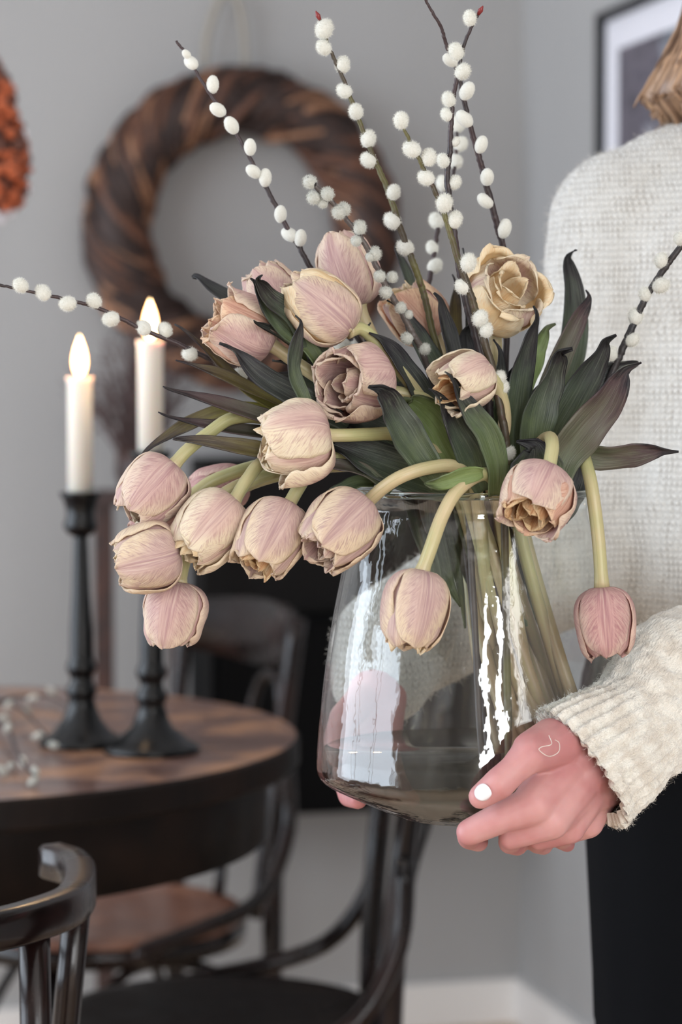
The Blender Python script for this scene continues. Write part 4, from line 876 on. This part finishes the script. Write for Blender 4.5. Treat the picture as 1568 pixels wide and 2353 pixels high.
LF = [
 # upper left
 (t3, [(760, 850), (640, 745), (560, 700), (490, 662), (452, 636), (440, 640)], 42, 'black', 1.52, 1.54, .4, .9),
 (t2, [(800, 900), (740, 820), (680, 735), (625, 690), (598, 655), (586, 632)], 62, 'dark', 1.46, 1.41, .1, .5),
 (t4, [(770, 900), (710, 800), (660, 760), (615, 710), (595, 670), (588, 640)], 46, 'green', 1.45, 1.425, .2, .6),
 (t6, [(720, 960), (692, 905), (674, 850), (678, 800), (690, 750), (692, 724)], 44, 'dark', 1.43, 1.41, .5, .9),
 (t4, [(700, 830), (680, 795), (650, 772), (610, 752), (576, 737)], 30, 'green', 1.50, 1.41, .3, .7),
 (t4, [(700, 960), (620, 930), (560, 890), (500, 830), (450, 780), (411, 745)], 36, 'yellow', 1.48, 1.47, .5, 1.0),
 (t17, [(760, 980), (680, 940), (600, 905), (520, 865), (460, 845), (414, 828)], 38, 'yellow', 1.48, 1.46, .6, 1.0),
 (t4, [(800, 980), (730, 935), (660, 900), (595, 860), (550, 815), (522, 790)], 66, 'black', 1.45, 1.43, .3, .7),
 (t17, [(820, 1010), (720, 985), (620, 962), (520, 930), (430, 905), (362, 888)], 46, 'purple', 1.47, 1.45, .5, .9),
 (t17, [(800, 1020), (700, 1000), (600, 995), (500, 980), (420, 965), (353, 947)], 40, 'purple', 1.48, 1.46, .6, 1.0),
 (t15, [(840, 1050), (740, 1050), (640, 1045), (540, 1025), (460, 1012), (382, 1010)], 54, 'yellow', 1.46, 1.44, .3, .6),
 (t19, [(720, 960), (600, 945), (510, 945), (430, 975), (370, 1010), (308, 1054)], 44, 'yellow', 1.49, 1.47, .2, .6),
 (t15, [(800, 1060), (700, 1055), (620, 1080), (560, 1110), (500, 1132)], 30, 'yellow', 1.47, 1.46, .5, .5),
 # upper centre
 (t1, [(960, 960), (900, 880), (865, 820), (850, 780), (836, 742)], 60, 'green', 1.49, 1.48, .2, .8),
 (t5, [(1040, 1000), (980, 920), (935, 850), (895, 800), (868, 765)], 70, 'black', 1.46, 1.44, .3, .8),
 (t5, [(1030, 1000), (960, 930), (900, 880), (860, 850), (830, 838)], 110, 'black', 1.49, 1.48, .0, .4),
 (t7, [(1080, 1000), (1020, 880), (970, 790), (935, 730), (905, 690)], 60, 'dark', 1.49, 1.50, .2, .7),
 (t7, [(980, 800), (960, 700), (935, 630), (915, 580), (908, 555)], 34, 'dark', 1.55, 1.56, .3, .8),
 (t7, [(1080, 1000), (1060, 900), (1040, 800), (1020, 720), (1012, 672)], 52, 'black', 1.48, 1.48, .3, .7),
 (t8, [(1060, 900), (1050, 800), (1045, 700), (1052, 630)], 44, 'yellow', 1.52, 1.53, .4, .9),
 (t8, [(1110, 1000), (1095, 880), (1080, 800), (1074, 700), (1072, 570)], 30, 'dark', 1.53, 1.54, .4, .8),
 (t9, [(1110, 1040), (1090, 900), (1075, 820), (1068, 740)], 100, 'black', 1.51, 1.51, .0, .3),
 (t8, [(1150, 1040), (1160, 940), (1150, 860), (1150, 780)], 60, 'green', 1.47, 1.47, .3, .6),
 # centre front
 (t13, [(1010, 1110), (960, 1040), (925, 985), (898, 935), (880, 905), (874, 890)], 96, 'dark', 1.42, 1.39, .15, .6),
 (t5, [(1080, 1120), (1030, 1050), (990, 980), (950, 935), (915, 918)], 120, 'bright', 1.45, 1.43, -.1, .3),
 (t12, [(1140, 1140), (1140, 1070), (1120, 1000), (1085, 950), (1055, 900), (1042, 854)], 66, 'green', 1.42, 1.39, .3, .7),
 (t9, [(1110, 1130), (1085, 1060), (1055, 1000), (1030, 945), (1006, 893)], 74, 'dark', 1.43, 1.405, .2, .6),
 (t9, [(1060, 1110), (1040, 1050), (1020, 1010), (1000, 990)], 90, 'dark', 1.46, 1.45, .1, .4),
 (t12, [(1110, 1085), (1060, 1095), (1010, 1110), (966, 1114)], 46, 'bright', 1.40, 1.385, -.5, -.1),
 (t14, [(1040, 1130), (960, 1095), (870, 1060), (790, 1030), (740, 1010)], 110, 'dark', 1.45, 1.44, .1, .5),
 (t15, [(1040, 1110), (950, 1070), (860, 1050), (790, 1060), (740, 1055)], 90, 'green', 1.47, 1.46, -.2, .3),
 (t13, [(1010, 1080), (930, 1020), (870, 985), (800, 960), (750, 955)], 100, 'dark', 1.46, 1.46, .0, .3),
 (t6, [(1040, 1050), (980, 1000), (900, 960), (830, 935), (780, 930)], 90, 'green', 1.47, 1.47, .2, .4),
 (t14, [(900, 1130), (850, 1090), (790, 1072), (740, 1068), (700, 1070)], 44, 'purple', 1.44, 1.44, .6, .9),
 (t13, [(860, 1110), (820, 1110), (780, 1130), (740, 1165), (710, 1190)], 44, 'green', 1.46, 1.46, .5, .9),
 # right side
 (t10, [(1180, 1110), (1180, 1000), (1190, 900), (1205, 820), (1225, 760), (1243, 703)], 64, 'dark', 1.46, 1.44, .2, .7),
 (t8, [(1190, 950), (1210, 870), (1230, 810), (1250, 770), (1262, 744)], 58, 'bright', 1.49, 1.49, .2, .6),
 (t11, [(1250, 1040), (1290, 900), (1318, 780), (1318, 680), (1306, 610), (1306, 574)], 74, 'dark', 1.53, 1.55, .1, .6),
 (t11, [(1220, 1000), (1255, 900), (1290, 820), (1325, 740), (1350, 700), (1363, 666)], 60, 'purple', 1.49, 1.51, .3, .6),
 (t10, [(1230, 1080), (1228, 1000), (1240, 930), (1262, 870), (1280, 820), (1288, 798)], 100, 'dark', 1.45, 1.43, .1, .7),
 (t11, [(1250, 1080), (1280, 990), (1320, 920), (1360, 850), (1385, 800), (1392, 768)], 88, 'dark', 1.47, 1.46, .1, .6),
 (t11, [(1270, 1140), (1290, 1060), (1340, 990), (1390, 930), (1425, 870), (1446, 834)], 104, 'purple', 1.44, 1.43, .1, .5),
 (t8, [(1290, 960), (1340, 900), (1390, 858), (1440, 840), (1482, 832)], 56, 'black', 1.49, 1.50, .3, .6),
 (t11, [(1290, 1020), (1340, 1040), (1400, 1050), (1460, 1045), (1510, 1038), (1541, 1038)], 70, 'purple', 1.45, 1.44, .2, .5),
 (t10, [(1230, 1180), (1232, 1130), (1232, 1080), (1232, 1040), (1230, 1014)], 150, 'green', 1.415, 1.41, .0, .2),
 (t11, [(1290, 1200), (1310, 1140), (1330, 1080), (1330, 1020)], 70, 'black', 1.47, 1.47, .4, .6),
 (t9, [(1150, 1130), (1140, 1050), (1130, 980), (1120, 920)], 110, 'green', 1.48, 1.48, .0, .4),
 (t10, [(1190, 1100), (1200, 1020), (1225, 940), (1250, 870)], 90, 'dark', 1.49, 1.49, .2, .4),
 (t8, [(1150, 1080), (1175, 1000), (1180, 920), (1165, 840)], 80, 'green', 1.47, 1.46, .1, .5),
 (t7, [(1100, 1100), (1060, 1000), (1040, 930), (1030, 860)], 100, 'black', 1.51, 1.51, .0, .4),
 (t1, [(1000, 1050), (930, 960), (880, 900), (840, 860), (790, 830)], 90, 'dark', 1.50, 1.50, .0, .4),
 (t3, [(900, 960), (820, 900), (760, 860), (700, 840), (650, 830)], 90, 'dark', 1.50, 1.50, .0, .4),
 (t4, [(860, 960), (780, 900), (720, 880), (660, 870), (610, 860)], 70, 'dark', 1.48, 1.48, .1, .4),
 (t10, [(1260, 1100), (1290, 1000), (1330, 920), (1360, 860)], 90, 'black', 1.50, 1.50, .1, .4),
]
for k, (T, pts, w, mt, z0, z1, a, b) in enumerate(LF): leaf(T, pts, w, mt, z0, z1, a, b, fold=.45, seed=k)
# leaf sheaths running down into the vase
for k in range(9):
    r = random.Random(100 + k); x = 960 + k * 27; leaf(TUL[k + 6], [(x + r.uniform(-20, 20) + 70, 1430 + r.uniform(-60, 60)), (x + 40, 1330), (x + 10, 1220), (x - 5, 1140), (x - 10, 1060)], r.uniform(40, 80), r.choice(['green', 'dark', 'dark']), 1.49 + r.uniform(-.03, .03), 1.49, r.uniform(0, .6), .3, fold=.5, seed=200 + k, wprof=([0, .3, .7, 1], [.1, .5, 1, .8]))
# ------------------------------------------------------------------ person
person = thing('person', 'person in cream wool sweater and black trousers holding the vase', 'person', (.36, 1.80, 0))
def Q(x, y, z): return np.array(P(x, y, z))
def hand_left():
    mb = MB(); A = lambda p, r, q, s: mb.add(*capsule(Q(*p), r, Q(*q), s))
    # forearm and wrist
    A((1325, 1735, 1.428), .020, (1480, 1640, 1.47), .024); A((1362, 1800, 1.440), .019, (1500, 1700, 1.48), .023); A((1340, 1765, 1.430), .020, (1480, 1670, 1.47), .024)
    A((1300, 1700, 1.425), .016, (1400, 1660, 1.452), .018)
    # metacarpals
    A((1318, 1740, 1.430), .0180, (1228, 1846, 1.402), .0130); A((1340, 1765, 1.432), .0175, (1268, 1882, 1.405), .0115)
    A((1355, 1795, 1.436), .016, (1308, 1896, 1.422), .0105); A((1368, 1825, 1.446), .0145, (1352, 1888, 1.440), .010)
    A((1305, 1785, 1.430), .0155, (1250, 1845, 1.409), .0130); A((1330, 1820, 1.430), .015, (1290, 1868, 1.414), .0115)
    # thenar and thumb
    A((1300, 1705, 1.420), .0150, (1218, 1733, 1.392), .0114); A((1265, 1690, 1.414), .0105, (1218, 1722, 1.394), .0105); A((1280, 1760, 1.424), .014, (1250, 1795, 1.412), .0120)
    A((1218, 1733, 1.392), .0112, (1180, 1770, 1.388), .0088); A((1180, 1770, 1.388), .0088, (1148, 1800, 1.385), .0094); A((1148, 1800, 1.385), .0094, (1106, 1830, 1.388), .0074)
    # index
    A((1230, 1850, 1.401), .0122, (1158, 1876, 1.400), .0096); A((1158, 1876, 1.400), .0096, (1080, 1912, 1.405), .0080); A((1080, 1912, 1.405), .0080, (1078, 1925, 1.432), .0070); A((1078, 1925, 1.432), .0070, (1100, 1934, 1.450), .0062)
    # middle
    A((1268, 1888, 1.405), .0108, (1176, 1922, 1.412), .0078); A((1176, 1922, 1.412), .0078, (1172, 1936, 1.438), .0070); A((1172, 1936, 1.438), .0070, (1190, 1944, 1.458), .0060)
    # ring
    A((1308, 1902, 1.422), .0100, (1240, 1926, 1.430), .0072); A((1240, 1926, 1.430), .0072, (1236, 1938, 1.455), .0064); A((1236, 1938, 1.455), .0064, (1250, 1944, 1.472), .0056)
    # little
    A((1352, 1892, 1.440), .0092, (1298, 1918, 1.450), .0064); A((1298, 1918, 1.450), .0064, (1292, 1932, 1.472), .0056); A((1292, 1932, 1.472), .0056, (1304, 1940, 1.486), .005)
    return fuse(mb, .0012, 5, .5)
def hand_right():
    mb = MB(); A = lambda p, r, q, s: mb.add(*capsule(Q(*p), r, Q(*q), s))
    A((905, 1500, 1.66), .022, (862, 1600, 1.612), .019)
    for x0, x1 in ((850, 800), (866, 828), (880, 858), (892, 886)): A((x0, 1600, 1.612), .013, (x1, 1710, 1.592), .0105)
    A((842, 1600, 1.605), .012, (790, 1650, 1.580), .010); A((790, 1650, 1.580), .0095, (772, 1700, 1.562), .0085); A((772, 1700, 1.562), .0085, (775, 1740, 1.552), .0070)
    A((800, 1712, 1.592), .0098, (792, 1786, 1.578), .0082); A((792, 1786, 1.578), .0082, (802, 1830, 1.548), .0070); A((802, 1830, 1.548), .0070, (824, 1838, 1.520), .0060)
    A((828, 1716, 1.592), .0098, (832, 1785, 1.588), .0082); A((832, 1785, 1.588), .0082, (846, 1818, 1.574), .0070); A((846, 1818, 1.574), .0070, (866, 1830, 1.562), .0060)
    A((858, 1716, 1.592), .0095, (872, 1795, 1.590), .0080); A((872, 1795, 1.590), .0080, (892, 1828, 1.578), .0070); A((892, 1828, 1.578), .0070, (910, 1838, 1.568), .0060)
    A((886, 1712, 1.592), .0085, (910, 1790, 1.590), .0072); A((910, 1790, 1.590), .0072, (932, 1825, 1.580), .0064); A((932, 1825, 1.580), .0064, (948, 1838, 1.572), .0056)
    return fuse(mb, .0018, 5, .5)
PX, PY = .365, 1.80
def body_core():
    mb = MB(); c = lambda x, y, z: np.array([PX + x, PY + y, z])
    A = lambda p, r, q, s: mb.add(*capsule(p, r, q, s))
    mb.add(*ellipsoid(c(0, 0, 1.505), (.072, .088, .105), None, 24, 18)); mb.add(*ellipsoid(c(0, -.028, 1.455), (.052, .055, .060), None, 18, 12))
    A(c(0, -.086, 1.50), .006, c(0, -.100, 1.478), .010)      # nose
    A(c(-.018, -.078, 1.445), .007, c(.018, -.078, 1.445), .007)   # mouth
    for s in (-1, 1): mb.add(*ellipsoid(c(s * .072, .0, 1.49), (.008, .018, .030), None, 10, 8)); A(c(s * .03, -.078, 1.525), .007, c(s * .045, -.070, 1.522), .006)
    A(c(0, .01, 1.42), .050, c(0, .02, 1.30), .055); A(c(-.12, .02, 1.27), .045, c(.12, .02, 1.27), .045)
    A(c(-.06, 0, 1.20), .08, c(-.05, 0, .95), .075); A(c(.06, 0, 1.20), .08, c(.05, 0, .95), .075)
    for s in (-1, 1):
        A(c(s * .08, .01, .88), .085, c(s * .085, .0, .48), .05); A(c(s * .085, 0, .48), .05, c(s * .085, .02, .09), .035); A(c(s * .085, .02, .06), .035, c(s * .095, -.11, .035), .03)
    A(c(-.165, 0, 1.24), .045, c(-.165, 0, 1.03), .036); A(c(-.165, 0, 1.03), .036, Q(905, 1500, 1.66), .024)
    A(c(.165, 0, 1.24), .045, c(.20, -.06, 1.0), .036); A(c(.20, -.06, 1.0), .036, Q(1700, 1525, 1.55), .030); A(Q(1700, 1525, 1.55), .030, Q(1490, 1655, 1.468), .024)
    return fuse(mb, .009, 4, .5)
mb = MB()
for V, F in (hand_left(), hand_right(), body_core()): mb.add(V, F)
body = mesh_obj('body', mb.V, mb.F, M['skin'], person)
# painted thumb nail
def nail(c, ax, w, l, normal, name='nail', mat=None):
    ax = unit(np.array(ax)); nrm = unit(np.array(normal)); nrm = unit(nrm - ax * nrm.dot(ax)); s = np.cross(ax, nrm); V = []; F = []; nu, nv = 9, 9
    for j in range(nv):
        v = 2 * j / (nv - 1) - 1
        for i in range(nu):
            u = 2 * i / (nu - 1) - 1
            x, y = u * math.sqrt(1 - v * v / 2), v * math.sqrt(1 - u * u / 2)
            x = x * .6 + u * .4 * math.sqrt(max(0, 1 - .3 * v * v)); V.append(c + s * x * w + ax * y * l + nrm * (-.0026 * x * x - .0008 * y * y))
    for j in range(nv - 1):
        for i in range(nu - 1): k = j * nu + i; F.append((k, k + 1, k + 1 + nu, k + nu))
    o = mesh_obj(name, V, F, mat or M['nail'], body); so = o.modifiers.new('thickness', 'SOLIDIFY'); so.thickness = .0008; so.offset = 0; o['label'] = 'white painted thumb nail'; return o
tc = Q(1109, 1822, 1.3784); nail(tc, Q(1106, 1830, 1.3806) - Q(1150, 1797, 1.3756), .0046, .0050, (-.1, -1, .15))
# trousers and shoes
def legs():
    mb = MB(); c = lambda x, y, z: np.array([PX + x, PY + y, z]); A = lambda p, r, q, s: mb.add(*capsule(p, r, q, s))
    A(c(-.08, .0, .93), .10, c(.08, .0, .93), .10)
    for s in (-1, 1): A(c(s * .085, .0, .90), .104, c(s * .088, .0, .50), .078); A(c(s * .088, 0, .50), .078, c(s * .088, .02, .10), .062)
    return fuse(mb, .010, 5, .5)
V, F = legs(); mesh_obj('trousers', V, F, M['trousers'], person)
for s in (-1, 1):
    mb = MB(); mb.add(*capsule(np.array([PX + s * .088, PY + .03, .045]), .042, np.array([PX + s * .10, PY - .12, .038]), .034)); V, F = fuse(mb, .006, 4, .5); V[:, 2] = np.maximum(V[:, 2], .001); mesh_obj('shoe', V, F, M['black_paint'], person)
# sweater
def sweater():
    mb = MB(); c = lambda x, y, z: np.array([PX + x, PY + y, z]); A = lambda p, r, q, s: mb.add(*capsule(p, r, q, s))
    mb.add(*ellipsoid(c(0, 0, 1.13), (.178, .118, .19), None, 28, 20))
    A(c(-.075, 0, 1.22), .105, c(.075, 0, 1.22), .105); A(c(-.07, 0, 1.06), .108, c(.07, 0, 1.06), .108)
    A(c(-.085, 0, 1.008), .102, c(.085, 0, 1.008), .102)
    A(c(-.115, .0, 1.265), .062, c(0, .0, 1.318), .050); A(c(.115, .0, 1.265), .062, c(0, .0, 1.318), .050)
    A(c(-.148, .0, 1.245), .066, c(-.168, .0, 1.03), .062); A(c(-.168, 0, 1.03), .060, Q(900, 1480, 1.665), .042); A(Q(900, 1480, 1.665), .040, Q(868, 1560, 1.635), .034)
    A(c(.148, .0, 1.245), .064, c(.20, -.06, 1.0), .058); A(c(.20, -.06, 1.0), .058, Q(1700, 1520, 1.56), .046)
    V, F = fuse(mb, .006, 6, .5)
    # soft folds and a hem
    out = []
    for v in V:
        d = .006 * mnoise.noise(Vector((v[0] * 14, v[1] * 14, v[2] * 6))) + .0025 * mnoise.noise(Vector(v) * 45)
        n_ = unit(np.array([v[0] - PX, v[1] - PY, 0])); out.append(v + n_ * d)
    return np.array(out), F
SV, SF = sweater(); sw = mesh_obj('sweater', SV, SF, M['wool'], person)
# near sleeve with ribbed cuff
def sleeve():
    cs = [((1335, 1770), 158, 1.428), ((1352, 1757), 158, 1.430), ((1385, 1735), 148, 1.435), ((1430, 1702), 140, 1.445), ((1475, 1664), 140, 1.458), ((1518, 1622), 158, 1.475), ((1560, 1590), 182, 1.49), ((1640, 1560), 190, 1.515), ((1760, 1530), 190, 1.56), ((1930, 1480), 200, 1.64)]
    n = 120; C = catmull([tuple(Q(c[0][0], c[0][1], c[2])) for c in cs], n); hw = catmull([(c[1], 0, 0) for c in cs], n); seg = 176; V = []; F = []; UV = []
    T, N, B = frames(C, up=(0, 1, 0))
    rings = [(0, .80, 6), (0, .90, 2)] + [(i, 1.0, 0) for i in range(n)]
    for ri, (i, k, back) in enumerate(rings):
        v = i / (n - 1); h = hw[i][0] * 1.45 / FPX * k; ii = i if not back else back
        rib = max(0, 1 - max(0, v - .30) / .12) if v > .30 else 1.0
        if k < 1: rib *= .5
        for q in range(seg):
            a = 2 * PI * q / seg
            rr = h * (1 + .046 * rib * math.sin(a * 30 + 1.2 * math.sin(v * 9)))
            rr += .0035 * mnoise.noise(Vector((math.cos(a) * 1.5, math.sin(a) * 1.5, v * 9))) * (1 - .5 * rib) + .0022 * (1 - rib) * mnoise.noise(Vector((math.cos(a) * 4, math.sin(a) * 4, v * 22)))
            rr += .0012 * mnoise.noise(Vector((a * 9, v * 80, 0)))
            d = C[ii]; e = T[ii] * (.0035 * mnoise.noise(Vector((math.cos(a) * 2.2, math.sin(a) * 2.2, 5))) + .001 * math.sin(a * 30)) * (1 if i == 0 else 0)
            V.append(d + (N[ii] * .78 * math.cos(a) + B[ii] * math.sin(a)) * rr + e); UV.append((q / seg, v))
    m_ = len(rings)
    for i in range(m_ - 1):
        for q in range(seg): F.append((i * seg + q, i * seg + (q + 1) % seg, (i + 1) * seg + (q + 1) % seg, (i + 1) * seg + q))
    return np.array(V), F, UV
LV, LFc, LUV = sleeve(); sl = mesh_obj('sleeve', LV, LFc, M['sleeve'], sw, uv=LUV); sl['label'] = 'ribbed knitted cuff and sleeve'
def fibres(V, F, n, length, name, parent, keep, seed, width=.00010, curl=.6):
    r = random.Random(seed); V = np.array(V); mb = MB(); Fa = [f for f in F if keep(V[f[0]])]
    for k in range(n):
        f = r.choice(Fa); a, b, c = V[f[0]], V[f[1]], V[f[2]]; nrm = unit(np.cross(b - a, c - a)); s, t = r.random(), r.random()
        if s + t > 1: s, t = 1 - s, 1 - t
        p = a + (b - a) * s + (c - a) * t; d = unit(nrm * r.uniform(.2, 1.0) + np.array([r.gauss(0, .7), r.gauss(0, .7), r.gauss(0, .7)])); l = length * r.uniform(.4, 1.4)
        side = unit(np.cross(d, [r.gauss(0, 1), r.gauss(0, 1), r.gauss(0, 1)])) * width; q = [p]
        for j in range(3): d = unit(d + np.array([r.gauss(0, curl), r.gauss(0, curl), r.gauss(0, curl)])); q.append(q[-1] + d * l / 3)
        mb.add([q[0] - side, q[0] + side, q[1] - side, q[1] + side, q[2] - side * .8, q[2] + side * .8, q[3]], [(0, 1, 3, 2), (2, 3, 5, 4), (4, 5, 6)])
    return tag(mb.build(name, M['fibre'], parent, smooth=False), kind='stuff')
fibres(LV, LFc, 12000, .0042, 'wool_fuzz', sw, lambda p: p[0] < .27, 1, width=.00007, curl=.9)
fibres(SV, SF, 12000, .006, 'wool_fuzz', sw, lambda p: p[1] < PY + .03 and p[0] < .30, 2, width=.00012)
# loose loop of yarn on the wrist
pts = [Q(1262, 1690, 1.384), Q(1268, 1710, 1.378), Q(1246, 1716, 1.377), Q(1240, 1724, 1.377), Q(1262, 1738, 1.380), Q(1284, 1728, 1.384), Q(1286, 1708, 1.388), Q(1276, 1700, 1.39)]
V, F, UV = tube(catmull(pts, 40), .00022, 5); mesh_obj('loose_yarn', V, F, M['sleeve'], sw)
# hair: a bob falling to the shoulder
def hair_mesh():
    V = []; F = []; UV = []; nu, nv = 72, 30
    for j in range(nv):
        v = j / (nv - 1); z = 1.625 - .295 * v
        w = np.interp(v, [0, .06, .2, .4, .6, .8, .93, 1], [.02, .052, .080, .090, .094, .112, .136, .118]); d = np.interp(v, [0, .06, .2, .4, .8, .93, 1], [.02, .07, .112, .118, .10, .10, .07])
        for i in range(nu):
            a = math.radians(-62) + math.radians(304) * i / (nu - 1); k = 1 + .025 * mnoise.noise(Vector((i * .5, v * 1.2, 3))) + .02 * math.sin(i * 1.9)
            V.append((PX + w * k * math.cos(a), PY + .01 + d * k * math.sin(a), z + .006 * mnoise.noise(Vector((i * .7, 0, 0))) * v)); UV.append((i / nu, v))
    for j in range(nv - 1):
        for i in range(nu - 1): k = j * nu + i; F.append((k, k + 1, k + 1 + nu, k + nu))
    return V, F, UV
V, F, UV = hair_mesh(); hr = mesh_obj('hair', V, F, M['hair'], person, uv=UV); so = hr.modifiers.new('thickness', 'SOLIDIFY'); so.thickness = .004; so.offset = -1
HV = np.array(V); mb = MB(); rh = random.Random(9)
for k in range(520):
    i = rh.randrange(72); i1 = min(71, max(0, i + rh.randrange(-3, 4))); j0 = rh.randrange(0, 10); pts = []
    for j in range(j0, 30, 3):
        q = (j - j0) / (29 - j0); p = HV[j * 72 + i] * (1 - q) + HV[j * 72 + i1] * q; o_ = unit(np.array([p[0] - PX, p[1] - PY, 0])); pts.append(p + o_ * rh.uniform(-.001, .006))
    pts.append(pts[-1] + np.array([rh.uniform(-.006, .006), rh.uniform(-.006, .006), -rh.uniform(0, .012)]))
    w = rh.uniform(.0012, .0030); m_ = len(pts); V, F, UV = tube(catmull(pts, m_ * 2), [w * (1 - .8 * (i_ / (m_ * 2 - 1)) ** 3) for i_ in range(m_ * 2)], 5); mb.add(V, F, [(rh.random() * 0 + k * .013, b_) for a_, b_ in UV])
tag(mb.build('hair_strands', M['hair'], hr), kind='stuff')
for o in scene.objects:
    if o.type == 'MESH' and o.parent is None and 'kind' not in o and 'label' not in o: print('untagged', o.name)
